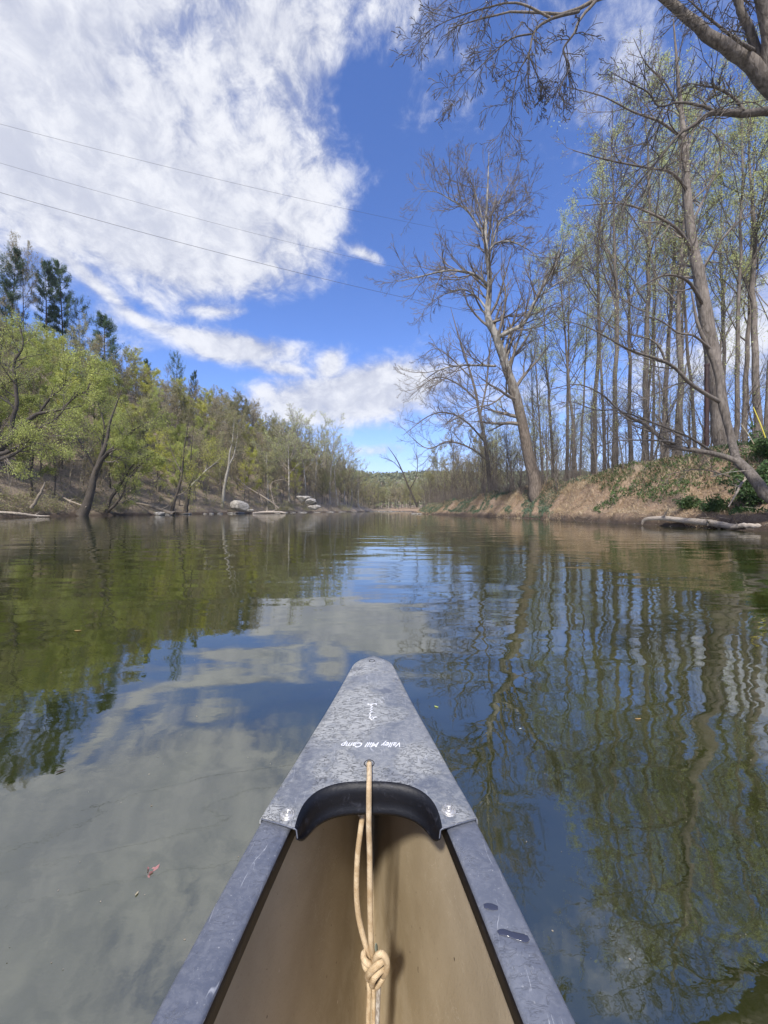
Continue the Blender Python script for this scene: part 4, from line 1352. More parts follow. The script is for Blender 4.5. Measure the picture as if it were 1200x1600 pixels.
M_drift = bark_mat('driftwood', (0.22, 0.18, 0.14), (0.46, 0.40, 0.33), (3, 3, 8))
M_deadwood = bark_mat('dead_wood', (0.13, 0.105, 0.08), (0.30, 0.255, 0.20), (3, 3, 8))
log('fallen_log', [(1003, 819, 22.6, .05), (1010, 811, 22.4, .11), (1040, 810, 21.4, .13), (1075, 814, 20.0, .15), (1110, 817, 18.8, .17), (1145, 823, 17.6, .14), (1165, 824, 17.0, .10)],
    'grey weathered log lying along the mud at the right waterline', M_drift, 5, 1)
log('fallen_log', [(1142, 824, 17.4, .05), (1160, 821, 17.0, .10), (1190, 823, 16.3, .11), (1240, 827, 15.6, .13)],
    'shorter grey log end touching the right edge, overlapping the long one', M_drift, 0, 2)
log('fallen_log', [(176, 776, 74, .10), (200, 784, 72, .16), (232, 790, 70, .22), (258, 799, 67, .30), (272, 803, 66, .28)],
    'brown fallen log sloping down right to the water between willow and shore trees', M_deadwood, 6, 3)
log('fallen_tree', [(368, 745, 104, .08), (385, 760, 102, .14), (405, 772, 100, .18), (425, 785, 99, .20), (436, 795, 98, .2)],
    'dead tree fallen downslope to the right behind the large grey boulder', M_deadwood, 10, 4)
log('fallen_log', [(395, 802, 91, .2), (412, 800, 92, .26), (430, 800, 93, .26), (446, 801, 94, .16)],
    'low pale drift log along the waterline right of the large grey boulder', M_drift, 3, 5)
log('dead_snag', [(432, 796, 106, .16), (425, 775, 106, .14), (424, 756, 106, .12), (436, 750, 106, .08), (450, 748, 106, .03)],
    'dead bent snag with hooked top between the boulder and the rock heap', M_deadwood, 7, 6, 'snag')
log('fallen_log', [(0, 800, 47, .12), (30, 802, 47.5, .14), (60, 806, 48.5, .10), (78, 806, 49, .05)],
    'thin pale log lying at the water edge at the far left', M_drift, 4, 7)
log('dead_snag', [(50, 793, 52, .22), (58, 780, 52, .18), (66, 765, 52, .15), (70, 754, 52, .05)],
    'short leaning dead stub on the left shore before the willow', M_deadwood, 4, 8, 'snag')
log('fallen_log', [(85, 770, 60, .10), (110, 783, 59, .14), (135, 792, 58, .10)], 'dark thin log behind the foot of the leaning willow', M_deadwood, 3, 9)
log('bank_root', [(1138, 792, 16.6, .02), (1150, 772, 17, .04), (1158, 756, 17.4, .05), (1166, 748, 17.6, .03)], 'exposed pale root on the dirt slope under the leaning tree', M_drift, 5, 10, 'root')
log('stick', [(1110, 745, 16.6, .016), (1140, 738, 16.4, .018), (1170, 735, 16.4, .014)], 'thin dry stick standing out in front of the leaning trunk', M_drift, 2, 11, 'stick')
log('stick', [(897, 806, 32, .02), (903, 800, 32, .03), (908, 812, 31, .02)], 'small bent stick at the foot of the dirt bank', M_drift, 1, 12, 'stick')

# post, stakes, shrub on the right bank
def simple(name, M, label, cat, *tb):
    mb = MB()
    for P, r, s in tb:
        mb.tube(np.array([P]), np.array([r]), s)
    return tag(link(name, mb.mesh(name, M)), label, cat)


M_rust = bark_mat('rusty_steel', (0.020, 0.009, 0.007), (0.050, 0.020, 0.015), (3, 3, 1), .6, 0)
pst = [H(1104, 697, 24), H(1104, 640, 24), H(1104.5, 572, 24)]
e = empty('steel_post', tuple(pst[0]), 'narrow dark rust-red post standing left of the thickest trunk', 'post')
for k_, rr_ in (('shaft', .13), ('cap', .15)):
    seg = [pst[0] - pst[0], pst[2] - pst[0]] if k_ == 'shaft' else [pst[2] - pst[0], pst[2] - pst[0] + np.array([0, 0, .12])]
    link(k_, MB().tube(np.array([seg]), np.array([[rr_, rr_]]), 10).mesh(k_, M_rust), e)
M_yel = mat('yellow_stake', lambda t: bsdf(t, (0.72, 0.60, 0.08), .5))
M_strawy = mat('pale_cane', lambda t: bsdf(t, t.mix(t.maprange(t.noise(t.node('ShaderNodeTexCoord').outputs['Object'], 9), .4, .6), (0.5, .44, .28), (.34, .28, .17)), .7))
simple('yellow_stake', M_yel, 'bright yellow slanting stake in the green shrub at the right edge', 'stake', ([H(1196, 684, 18.5), H(1188, 662, 18.5), H(1177, 636, 18.6)], [.024, .024, .018], 6))
simple('pale_cane', M_strawy, 'thin pale cane leaning left of the yellow stake', 'stick', ([H(1178, 694, 18.5), H(1170, 680, 18.5), H(1158, 662, 18.6)], [.02, .02, .012], 5))


def shrub(name, px, py, Y, rad, n, m, label, seed, size=.12, cat='shrub'):
    rg = np.random.default_rng(seed)
    p = H(px, py, Y)
    p[2] = gy(p[0], p[1]) - .1
    e = empty(name, tuple(p), label, cat)
    K = 5
    N = 26
    d = nrm(np.stack([rg.normal(size=N), rg.normal(size=N), 1.0 + rg.random(N)], -1)) * rad * rg.uniform(.8, 1.5, (N, 1))
    u = np.linspace(0, 1, K)[None, :, None]
    P = d[:, None] * u + rg.normal(size=(N, K, 3)) * .06 * rad * u
    Rr = (.018 * (1 - .8 * u[..., 0])) * np.ones((N, 1))
    a, b = spawn(P, Rr, 8, .2, 1, .7, .4, 4, .15, .02, .6, 9, .004, rg=rg)
    link('stems', MB().tube(P, Rr, 4).tube(a, b, 3).mesh(name + '_stems', M_bark_dark), e)
    pts = along(a, n, rg)
    v, t = leaf_quads(pts + rg.normal(size=pts.shape) * size * .4, size, rg, aspect=.5)
    link('foliage', mesh_np(name + '_foliage', v, None, t, m, False), e)
    return e


shrub('evergreen_shrub', 1188, 718, 18.2, 1.35, 5200, M_cover_green, 'dense dark green shrub at the right edge with a yellow stake in it', 1, .14)
shrub('evergreen_shrub', 1215, 690, 19.5, 1.5, 4500, M_cover_green, 'dark green shrub cut by the right edge behind the staked one', 2, .14)
shrub('bank_shrub', 1118, 745, 19.5, .62, 1700, M_cover_green, 'small leafy green plant on the dirt slope below the leaning trunk fork', 3, .11)
shrub('bank_shrub', 1075, 748, 21, .6, 1500, M_cover_green, 'green leafy clump on the slope left of the leaning tree', 4, .11)
shrub('bank_shrub', 1192, 748, 17.4, .7, 1700, M_cover_green, 'green leafy clump right of the leaning trunk at the picture edge', 6, .11)

# bank ground cover: masses nobody could count
def scatter_right(n, y0, y1, d0, d1, rg, bias=1.0):
    Y = y0 + (y1 - y0) * rg.random(n) ** bias
    wwid = np.interp(Y, YW, WW)
    d = (d0 + (d1 - d0) * rg.random(n)) * wwid
    x = np.interp(Y, YR, XR) + d
    return x, Y


def blades(x, Y, h, wd, rg, leanamt, m, name, label, cat):
    z = height(x, Y)
    n = len(x)
    a = rg.random(n) * 6.28
    sidev = np.stack([np.cos(a), np.sin(a), 0 * a], -1) * (wd * (.6 + .8 * rg.random(n)))[:, None] * .5
    ln = rg.normal(size=(n, 3)) * leanamt
    ln[:, 2] = 1
    ln = ln / np.linalg.norm(ln, axis=1, keepdims=True)
    hh = (h * (.5 + rg.random(n)))[:, None]
    b = np.stack([x, Y, z - .02], -1)
    droop = np.stack([rg.normal(size=n) * .3, rg.normal(size=n) * .3, -.25 * np.ones(n)], -1)
    mid = b + ln * hh * .55
    top = b + ln * hh + droop * hh
    v = np.stack([b - sidev, b + sidev, mid + sidev * .8, mid - sidev * .8, top], 1).reshape(-1, 3)
    i = np.arange(n)[:, None] * 5
    q = i + [0, 1, 2, 3]
    t = i + [3, 2, 4]
    return tag(link(name, mesh_np(name, v, q, t, m, False)), label, cat, kind='stuff')


rg = np.random.default_rng(99)
x, Y = scatter_right(80000, 14, 110, .62, 1.9, rg, 1.3)
k = fbm(x * .5, Y * .3, 61) + .12 * sstep(Y, 60, 30) > .50
blades(x[k], Y[k], .42, .030, rg, .35, M_straw, 'dry_grass', 'tall dry straw-coloured grass along the crest of the right bank', 'grass')
x, Y = scatter_right(60000, 14, 95, .08, 1.0, rg, 1.2)
k = fbm(x * .8, Y * .45, 62) > .47
blades(x[k], Y[k], .36, .022, rg, 1.2, M_straw, 'matted_grass', 'matted dry grass and roots hanging over the dirt of the right bank', 'grass')
# low green leaves in patches
x, Y = scatter_right(90000, 15, 110, .15, 1.7, rg, 1.2)
msk = fbm(x * .55, Y * .28, 63, 3)
d = (x - np.interp(Y, YR, XR)) / np.interp(Y, YW, WW)
k = msk + .10 * sstep(Y, 26, 44) + .08 * sstep(d, .5, .9) > .585
x, Y = x[k], Y[k]
p = np.stack([x, Y, height(x, Y) + .03 + .16 * rg.random(len(x))], -1)
far = Y > 34
dd = rg.normal(size=p.shape)
dd[:, 2] = np.abs(dd[:, 2]) + .6
for nm, kk, m_, lb in (('green_ground_cover', ~far, M_cover_green, 'low green leafy ground cover in patches on the right bank dirt'),
                       ('bluish_ground_cover', far, M_cover_blue, 'low blue-green leaves carpeting the bank around the sycamore foot')):
    v, t = leaf_quads(p[kk], .17, rg, aspect=.4, dirs=dd[kk])
    tag(link(nm, mesh_np(nm, v, None, t, m_, False)), lb, 'ground cover', kind='stuff')
# tangled grey thicket of thin stems on the crest
n = 3300
x, Y = scatter_right(n, 22, 120, .75, 3.2, rg, 1.25)
base = np.stack([x, Y, height(x, Y)], -1)
hh = .8 + 2.8 * rg.random(n) ** 1.5
ln = rg.normal(size=(n, 2)) * .35
ln[:, 0] -= .1
u = np.linspace(0, 1, 5)
P = base[:, None] + np.stack([ln[:, :1] * hh[:, None] * u, ln[:, 1:] * hh[:, None] * u, hh[:, None] * (u - .12 * u ** 3)], -1)
P += rg.normal(size=P.shape) * .05
Rr = (.016 * (1 - u * .75))[None] * np.ones((n, 1))
a, b = spawn(P, Rr, 5, .2, 1, .7, .45, 3, .18, .03, .6, 9, .005, rg=rg)
tag(link('thicket', MB().tube(P, Rr, 3).tube(a, b, 3).mesh('thicket', M_twig)), 'grey-brown tangle of leafless thicket along the crest of the right bank', 'thicket', kind='stuff')
# dead twigs and clods on the dirt slope
n = 3600
x, Y = scatter_right(n, 14, 70, .02, 1.0, rg, 1.3)
base = np.stack([x, Y, height(x, Y) + .02], -1)
dr_ = rg.normal(size=(n, 3)) * np.array([1, 1, .35])
dr_ = nrm(dr_) * (.1 + .5 * rg.random((n, 1)) ** 2)
P = base[:, None] + dr_[:, None] * np.linspace(0, 1, 3)[None, :, None] + rg.normal(size=(n, 3, 3)) * .02
tag(link('bank_twigs', MB().tube(P, np.full((n, 3), .008), 3).mesh('bank_twigs', M_drift)), 'dead twigs and root ends littering the dirt slope of the right bank', 'twigs', kind='stuff')
# left shore brush overhanging the water
n = 2700
Yb = 40 + 150 * rg.random(n) ** 1.5
xb = xleft(Yb) - 3.5 * rg.random(n) ** 1.5
base = np.stack([xb, Yb, np.maximum(height(xb, Yb), 0)], -1)
hh = .5 + 1.6 * rg.random(n) ** 2
ln = rg.normal(size=(n, 2)) * .5
ln[:, 0] += .35
P = base[:, None] + np.stack([ln[:, :1] * hh[:, None] * u, ln[:, 1:] * hh[:, None] * u, hh[:, None] * (u - .2 * u ** 3)], -1)
Rr = (.02 * (1 - u * .75))[None] * np.ones((n, 1))
a, b = spawn(P, Rr, 4, .2, 1, .7, .45, 3, .18, .0, .6, 9, .008, rg=rg)
pts = along(a, 26000, rg, .2) + rg.normal(size=(26000, 3)) * .15
kk = fbm(pts[:, 0] * .12, pts[:, 1] * .12, 91, 3) > .5
v, t = leaf_quads(pts[kk], .20, rg, aspect=.5)
tag(link('shore_leaves', mesh_np('shore_leaves', v, None, t, M_leaf_olive, False)), 'low green and olive leaves along the left waterline', 'ground cover', kind='stuff')
tag(link('shore_brush', MB().tube(P, Rr, 3).tube(a, b, 3).mesh('shore_brush', M_litter)), 'tangled dead brush and roots along the left waterline', 'brush', kind='stuff')

# ================================================================== POWER LINES
M_wire = mat('wire_metal', lambda t: bsdf(t, (0.07, 0.075, 0.09), .5))
def wire(pa, pb, sag, rad, label):
    a, b = H(*pa), H(*pb)
    a, b = a + (a - b) * .45, b + (b - a) * .55
    t = np.linspace(0, 1, 60)[:, None]
    P = a * (1 - t) + b * t
    P[:, 2] -= (sag * (1 - (2 * t - 1) ** 2)).ravel() - sag * .75
    o = simple('power_line', M_wire, label, 'power line', (P, np.full(60, rad), 5))
    o['group'] = 'power lines crossing the river'


wire((0, 195, 34), (680, 355, 47), 1.4, .011, 'highest of three thin power lines crossing the sky')
wire((0, 256, 32), (612, 415, 43), 1.4, .010, 'middle one of three thin power lines crossing the sky')
wire((0, 302, 30), (655, 469, 38), 1.3, .015, 'lowest and darkest of three power lines crossing the sky')

# ================================================================== CANOE
def scuff(t, base_a, base_b, dust, amt, ridges=1.0):
    o = t.node('ShaderNodeTexCoord').outputs['Object']
    n1 = t.noise(o, 7.0, 4, 0.55, 0.4)
    n2 = t.noise(t.mapping(o, rot=(0, 0, .5), scale=(1, 1.5, 1)), 90.0, 7, 0.75, .5)
    worn = t.maprange(t.noise(t.mapping(o, loc=(.3, .1, 0)), 10.0, 6, .62, .5), .44, .60)
    # wrinkled ridges running mostly across the deck, only on the worn areas
    wr = t.noise(t.mapping(o, rot=(0, 0, .12), scale=(1.0, 2.4, 1)), 66.0, 6, 0.62, .8)
    line = t.maprange(t.math('ABSOLUTE', t.math('SUBTRACT', wr, 0.5)), 0.0, 0.018, 1.0, 0.0)
    c = t.mix(t.maprange(n1, .38, .62), base_a, base_b)
    c = t.mix(t.math('MULTIPLY', t.maprange(n2, .42, .62), amt * .40), c, dust)
    c = t.mix(t.math('MULTIPLY', worn, .55 * ridges), c, dust)
    stain = t.maprange(t.noise(t.mapping(o, loc=(1, 2, 0)), 13.0, 5, .6, .8), .56, .66)
    c = t.mix(t.math('MULTIPLY', stain, .45), c, (.075, .085, .115))
    c = t.mix(t.math('MULTIPLY', t.math('MULTIPLY', line, worn), .34 * ridges), c, (0.06, 0.065, 0.085))
    # long thin scratches in three directions and a few short bright gouges
    for ang, sc_, th, wgt in ((.35, 7.0, .0022, .55), (-.9, 9.0, .0020, .50), (1.35, 6.0, .0018, .45)):
        q = t.noise(t.mapping(o, loc=(.8, ang, .2), rot=(0, 0, ang), scale=(1.0, .16, 1)), sc_ * 4, 2, .5, .3)
        ln = t.maprange(t.math('ABSOLUTE', t.math('SUBTRACT', q, .5)), 0, th * 2.2, 1, 0)
        ln = t.math('MULTIPLY', ln, t.maprange(t.noise(t.mapping(o, loc=(ang + 2.3, 3.1, .4)), 22.0, 3, .6), .54, .62))
        c = t.mix(t.math('MULTIPLY', ln, wgt), c, (.55, .56, .57))
    wr2 = t.noise(t.mapping(o, loc=(.37, .2, 0), rot=(0, 0, -.5)), 43.0, 6, 0.65, 2.0)
    scr = t.maprange(t.math('ABSOLUTE', t.math('SUBTRACT', wr2, 0.5)), 0.0, 0.006, 1.0, 0.0)
    scr = t.math('MULTIPLY', scr, t.maprange(t.noise(o, 27.0, 3, .6), .58, .66))
    c = t.mix(t.math('MULTIPLY', scr, .9), c, (0.64, 0.64, 0.62))
    spk = t.maprange(t.noise(o, 260.0, 3, 0.7), 0.63, 0.74)
    c = t.mix(t.math('MULTIPLY', spk, .35), c, (0.55, .55, .53))
    h = t.math('ADD', t.math('MULTIPLY', n2, .35), t.math('MULTIPLY', t.math('MULTIPLY', line, worn), -.8 * ridges))
    h = t.math('ADD', h, t.math('MULTIPLY', scr, .4))
    return c, h


def deck_m(t):
    c, h = scuff(t, (0.125, 0.137, 0.158), (0.18, 0.188, 0.20), (0.43, 0.425, 0.39), .75)
    return bsdf(t, c, .46, h, .0016, Specular_IOR_Level=.5)


def gun_m(t):
    c, h = scuff(t, (0.092, 0.102, 0.130), (0.120, 0.131, 0.158), (0.27, 0.275, 0.29), .5, .22)
    return bsdf(t, c, .40, h, .0012, Specular_IOR_Level=.5)


def lip_m(t):
    o = t.node('ShaderNodeTexCoord').outputs['Object']
    n = t.noise(o, 60, 5, .7, .8)
    c = t.mix(t.maprange(n, .55, .75), (0.005, 0.0055, 0.008), (0.035, 0.036, 0.045))
    return bsdf(t, c, .5, n, .0008, Specular_IOR_Level=.3)


def hull_m(t):
    o = t.node('ShaderNodeTexCoord').outputs['Object']
    n = t.noise(o, 4.0, 5, .55, .3)
    n2 = t.noise(o, 260, 3, .6)
    z = t.node('ShaderNodeSeparateXYZ', {0: o}).outputs[2]
    c = t.mix(t.maprange(n, .35, .68), (0.31, 0.242, 0.148), (0.44, 0.355, 0.23))
    # silt and scuffs towards the floor
    silt = t.math('MULTIPLY', t.maprange(z, .28, .02), t.maprange(t.noise(o, 16, 6, .65, .5), .42, .62))
    c = t.mix(t.math('MULTIPLY', silt, .60), c, (0.47, 0.39, 0.27))
    c = t.mix(t.maprange(n2, .60, .72, 0, .28), c, (0.20, 0.14, 0.08))
    sc1 = t.noise(t.mapping(o, rot=(.5, .2, .3), scale=(1, 1, 1)), 13, 5, .6, 2.5)
    sl = t.math('MULTIPLY', t.maprange(t.math('ABSOLUTE', t.math('SUBTRACT', sc1, .5)), 0, .004, 1, 0), t.maprange(t.noise(o, 9, 3), .52, .60))
    c = t.mix(t.math('MULTIPLY', sl, .75), c, (0.60, .52, .38))
    dk = t.maprange(t.noise(o, 75, 2, .6), .735, .76)
    c = t.mix(dk, c, (.07, .05, .035))
    lt = t.maprange(t.noise(t.mapping(o, loc=(3, 3, 3)), 60, 3, .6), .74, .77)
    c = t.mix(lt, c, (.62, .55, .42))
    return bsdf(t, c, .58, n2, .0005)


M_deck, M_gun, M_lip = mat('deck_scuffed_plastic', deck_m), mat('gunwale_vinyl', gun_m), mat('dark_vinyl_lip', lip_m)
M_hull_in = mat('hull_inner_tan', hull_m)
M_hull_out = mat('hull_outer_green', lambda t: bsdf(t, (.02, .05, .045), .35))
M_metal = mat('rivet_metal', lambda t: bsdf(t, t.mix(t.maprange(t.noise(t.node('ShaderNodeTexCoord').outputs['Object'], 300, 4), .4, .65), (.34, .33, .30), (.62, .60, .56)), .42, Metallic=.55))
M_black = mat('hole_shade_black', lambda t: bsdf(t, (.006, .006, .008), .8))
M_white = mat('white_paint_marker', lambda t: bsdf(t, t.mix(t.maprange(t.noise(t.node('ShaderNodeTexCoord').outputs['Object'], 400, 3), .35, .6), (.5, .5, .52), (.85, .85, .84)), .6))

canoe = empty('canoe', (0, 0, 0), 'blue-grey trimmed canoe bow with tan inside, pointing down the river', 'canoe')


def loft(sections, name, m, parent, closed_ring=False, flip=False):
    A = np.array(sections)
    N, K, _ = A.shape
    ii = np.arange(N * K).reshape(N, K)
    if closed_ring:
        nx = np.roll(ii, -1, axis=1)
        q = np.stack([ii[:-1], nx[:-1], nx[1:], ii[1:]], -1).reshape(-1, 4)
    else:
        q = np.stack([ii[:-1, :-1], ii[:-1, 1:], ii[1:, 1:], ii[1:, :-1]], -1).reshape(-1, 4)
    if flip:
        q = q[:, ::-1]
    return link(name, mesh_np(name, A.reshape(-1, 3), q, None, m), parent)


st = np.unique(np.concatenate([stations, np.arange(.3, .95, .04)]))[::-1]
loft([section(y, 0.0) for y in st], 'hull', M_hull_out, canoe)
inner_st = [y for y in st if y < BOW - .02 and y > STERN + .02]
loft([section(y, 0.007) for y in inner_st], 'hull_lining', M_hull_in, canoe)

SEAM = .519
# gunwales
prof = [(0, .020), (0, .004), (.0012, .0012), (.004, 0), (.022, -.0012), (.040, 0), (.0428, .0012), (.044, .004), (.0445, .024), (.041, .026), (.040, .010), (.004, .010), (.003, .020)]
gst = np.concatenate([np.arange(SEAM + .03, -.2, -.025), np.arange(-.25, STERN + .45, -.12), np.arange(STERN + .45, STERN + .06, -.05)])
for sgn, nm in ((-1, 'gunwale'), (1, 'gunwale')):
    secs = []
    for y in gst:
        b = float(gun_b(y))
        zt = CAMZ - float(gun_h(y))
        secs.append([(cx(y) + sgn * (b - u_), y, zt - v_) for u_, v_ in prof])
    g = loft(secs, nm, M_gun, canoe, True, flip=(sgn < 0))
    g.data.materials.append(M_lip)
    K = len(prof)
    for pi_, p_ in enumerate(g.data.polygons):
        if pi_ % K in (7, 8, 9):
            p_.material_index = 1

# deck plate
dd_ = np.concatenate([np.linspace(0, .02, 14)[:-1], np.linspace(.02, .1, 14)[:-1], np.linspace(.1, BOW - SEAM, 26)])
half = [(float(gun_b(BOW - d_)), BOW - d_) for d_ in dd_]
outl = [(-b, y) for b, y in half[::-1]] + [(b, y) for b, y in half[1:]]
outl = np.array(outl)
sl = np.concatenate([[0], np.cumsum(np.linalg.norm(np.diff(outl, axis=0), axis=1))])
NT_ = 121
tt = np.linspace(-1, 1, NT_)
so = (tt + 1) / 2 * sl[-1]
O = np.stack([np.interp(so, sl, outl[:, 0]), np.interp(so, sl, outl[:, 1])], -1)
AW = .0965


def arch(t_):
    th = np.pi * (t_ + 1) / 2
    c, s_ = -np.cos(th), np.sin(th)
    p_ = 2.9
    r_ = (np.abs(c) ** p_ + np.abs(s_) ** p_) ** (-1 / p_)
    return np.stack([AW * c * r_, .500 + .076 * s_ * r_], -1)


A_ = arch(tt)
dirn = A_ - O
dirn /= np.linalg.norm(dirn, axis=1, keepdims=True)
# horizontal normal of the arch, pointing into the opening
tg = np.gradient(A_, axis=0)
tg /= np.linalg.norm(tg, axis=1, keepdims=True)
nA = np.stack([tg[:, 1], -tg[:, 0]], -1)
tgo = np.gradient(O, axis=0)
tgo /= np.linalg.norm(tgo, axis=1, keepdims=True)
nO = np.stack([-tgo[:, 1], tgo[:, 0]], -1)


def topz(xy):
    b = gun_b(xy[:, 1]) + 1e-4
    rel = np.clip(np.abs(xy[:, 0]) / b, 0, 1)
    return CAMZ - gun_h(xy[:, 1]) + .0035 + .006 * (1 - rel ** 2.2)


def topz1(x_, y_):
    return float(topz(np.array([[x_, y_]]))[0])


rows, rowmat = [], []
fade = (1 - np.abs(tt) ** 6 * .62)[:, None]
zA = topz(A_)
for (o_in, dn) in ((.012, .041), (.0135, .036), (.0105, .033), (.0095, .022), (.0088, .012), (.0070, .0062), (.0042, .0026), (.0016, .0006)):
    xy = A_ + nA * o_in * fade
    rows.append(np.column_stack([xy, zA - dn * fade[:, 0]]))
NR = 34
for k in range(NR + 1):
    f_ = k / NR
    xy = A_ * (1 - f_) + (O - nO * .0016) * f_
    # bring z smoothly from the arch crown to the outline
    rows.append(np.column_stack([xy, topz(xy)]))
zO = topz(O)
for (o_out, dn) in ((.0006, .0008), (.0016, .0024), (.0020, .006), (.0020, .022)):
    rows.append(np.column_stack([O + nO * o_out, zO - dn]))
rows = np.array(rows)
rows[:, :, 0] += cx(rows[:, :, 1])
Nn, Kk, _ = rows.shape
ii = np.arange(Nn * Kk).reshape(Nn, Kk)
q = np.stack([ii[:-1, :-1], ii[1:, :-1], ii[1:, 1:], ii[:-1, 1:]], -1).reshape(-1, 4)[:, ::-1]
deck = link('deck_plate', mesh_np('deck_plate', rows.reshape(-1, 3), q, None, M_deck), canoe)
deck.data.materials.append(M_lip)
for pi_, p_ in enumerate(deck.data.polygons):
    if pi_ // (Kk - 1) < 8:
        p_.material_index = 1
sol = deck.modifiers.new('thickness', 'SOLIDIFY')
sol.thickness = .0022
sol.offset = -1
# thin worn seam edge where the plate overlaps each gunwale
for sgn in (-1, 1):
    j = 0 if sgn < 0 else NT_ - 1
    a_, b_ = rows[8, j], rows[8 + NR, j]
    lowa, lowb = rows[2, j], rows[-1, j]
    P = np.array([[lowa, rows[5, j], a_, (a_ + b_) / 2 + [0, 0, .0003], b_, lowb]])
    link('seam_edge', MB().tube(P, np.full((1, 6), .0009), 6).mesh('seam_edge', M_gun), deck)


def deckpt(px, py, lift=0.0):
    """the point of the deck (or gunwale) surface seen at a photo pixel"""
    Y = .4 * F / (py - 797)
    for _ in range(8):
        x_ = (px - 600) / F * Y
        z_ = topz1(x_ - cx(Y), Y)
        Y = (CAMZ - z_) * F / (py - 797)
    return np.array([(px - 600) / F * Y, Y, z_ + lift])


def lathe(name, prof_, m, parent, loc, tilt=0.0, n=28):
    bm = bmesh.new()
    rgs = []
    for r_, z_ in prof_:
        rgs.append([bm.verts.new((r_ * math.cos(a), r_ * math.sin(a), z_)) for a in np.arange(n) * 2 * math.pi / n] if r_ > 1e-6 else [bm.verts.new((0, 0, z_))])
    for a, b in zip(rgs[:-1], rgs[1:]):
        for i in range(n):
            if len(b) == 1:
                bm.faces.new((a[i], a[(i + 1) % n], b[0]))
            else:
                bm.faces.new((a[i], a[(i + 1) % n], b[(i + 1) % n], b[i]))
    o = bm_obj(name, bm, m, parent)
    o.location = loc
    o.rotation_euler = (tilt, 0, 0)
    return o


SL = math.atan((.42 - .383) / .465)
for (px, py) in ((449, 1273), (701, 1267)):
    p = deckpt(px, py)
    lathe('rivet', [(.0100, 0), (.0098, .0012), (.0090, .0016), (.0080, .0010), (.0072, .0010), (.0068, .0024), (.0058, .0030), (.0046, .0024), (.0042, .0018), (.0036, .0032),
                    (.0024, .0042), (.0014, .0040), (.0012, .0026), (0, .0024)], M_metal, deck, p, SL)
for (px, py, r_) in ((581, 1032.5, .0062), (577, 1193, .0072)):
    p = deckpt(px, py)
    lathe('hole_shade_disc', [(r_ * 1.18, -.0002), (r_ * 1.10, .0007), (r_, .0006), (r_ * .96, -.0012), (0, -.0016)], M_black, deck, p, SL)  # near-black disc on the uncut deck, painted as the shade inside a hole


def text(body, px, py, size, rot, m, sx=1.0, shear=.35):
    cu = bpy.data.curves.new('lettering', 'FONT')
    cu.body = body
    cu.size = size
    cu.shear = shear
    cu.extrude = .0001
    cu.offset = .00022
    cu.align_x = 'CENTER'
    cu.align_y = 'CENTER'
    cu.materials.append(m)
    tmp = bpy.data.objects.new('lettering_curve', cu)
    me = bpy.data.meshes.new_from_object(tmp)
    bpy.data.objects.remove(tmp)
    o = bpy.data.objects.new('lettering', me)
    col.objects.link(o)
    o.parent = deck
    o.location = deckpt(px, py, .0004)
    o.rotation_euler = (SL, 0, rot) if rot == 0 else (-SL, 0, rot)
    o.scale = (sx, 1, 1)
    return o


# one word at a time, each slightly off the line like handwriting
for wd, px, py, sx in (('Valley', 613, 1163.5, .86), ('Mill', 583, 1163.5, .92), ('Camp', 551, 1163.8, .92)):
    text(wd, px, py, .0165, math.pi, M_white, sx, .42)


def ribbon(ptsl, wd, name):
    mb = MB()
    for pts in ptsl:
        P = np.array([deckpt(a, b, .0003) for a, b in pts])
        T = np.gradient(P, axis=0)
        T = nrm(T)
        Sd = nrm(np.cross(T, [0, 0, 1.0])) * wd / 2
        n = len(P)
        up = np.array([0, 0, .0004])
        v = np.concatenate([P - Sd, P + Sd, P - Sd * .8 + up, P + Sd * .8 + up])
        i = np.arange(n - 1)
        q = np.concatenate([np.stack([i + 2 * n, i + 1 + 2 * n, i + 1 + 3 * n, i + 3 * n], -1),
                            np.stack([i, i + 1, i + 1 + 2 * n, i + 2 * n], -1), np.stack([i + n, i + 3 * n, i + 1 + 3 * n, i + 1 + n], -1)])
        mb.add(v, q)
    return link(name, mb.mesh(name, M_white, False), deck)


ribbon([[(574.6, 1099.6), (577, 1100.6), (582, 1100.2), (588.3, 1099.4)], [(575, 1102.6), (575.6, 1099.5)], [(587.6, 1102.4), (588, 1099)],
        [(581.8, 1100.5), (579, 1103), (582.6, 1104.6), (578.6, 1107), (582.8, 1108.2), (578.2, 1110.6), (581.6, 1112.6), (577.8, 1115), (579, 1118)],
        [(579, 1118), (577.4, 1121), (580.4, 1124.6), (584, 1123), (582.6, 1119.8), (579.6, 1121.6)], [(584, 1121), (588.4, 1120.4)]], .0022, 'lettering')

# wet patches on the starboard gunwale
M_wet = mat('wet_patch', lambda t: bsdf(t, (.045, .050, .075), .12))
for pts, r_ in (([(756, 1417), (762, 1417.5), (770, 1418.5), (778, 1420)], [.0022, .0034, .0036, .0020]),
                ([(778, 1459), (786, 1458), (796, 1461), (808, 1465), (820, 1468), (826, 1467)], [.0020, .0034, .0030, .0036, .0040, .0020])):
    P = []
    for a, b in pts:
        Y = .43 * F / (b - 797)
        Y = float(gun_h(Y)) * F / (b - 797)
        P.append([(a - 600) / F * Y, Y, CAMZ - float(gun_h(Y)) + .0002])
    P = resample(np.column_stack([np.array(P), r_]), 14)
    mb = MB().tube(P[None, :, :3], np.maximum(P[None, :, 3] * 1.0, .0012), 10)
    mb.v[0][:, 2] = (mb.v[0][:, 2] - P[0, 2]) * .12 + P[0, 2] + .0010
    link('wet_patch', mb.mesh('wet_patch', M_wet), canoe)

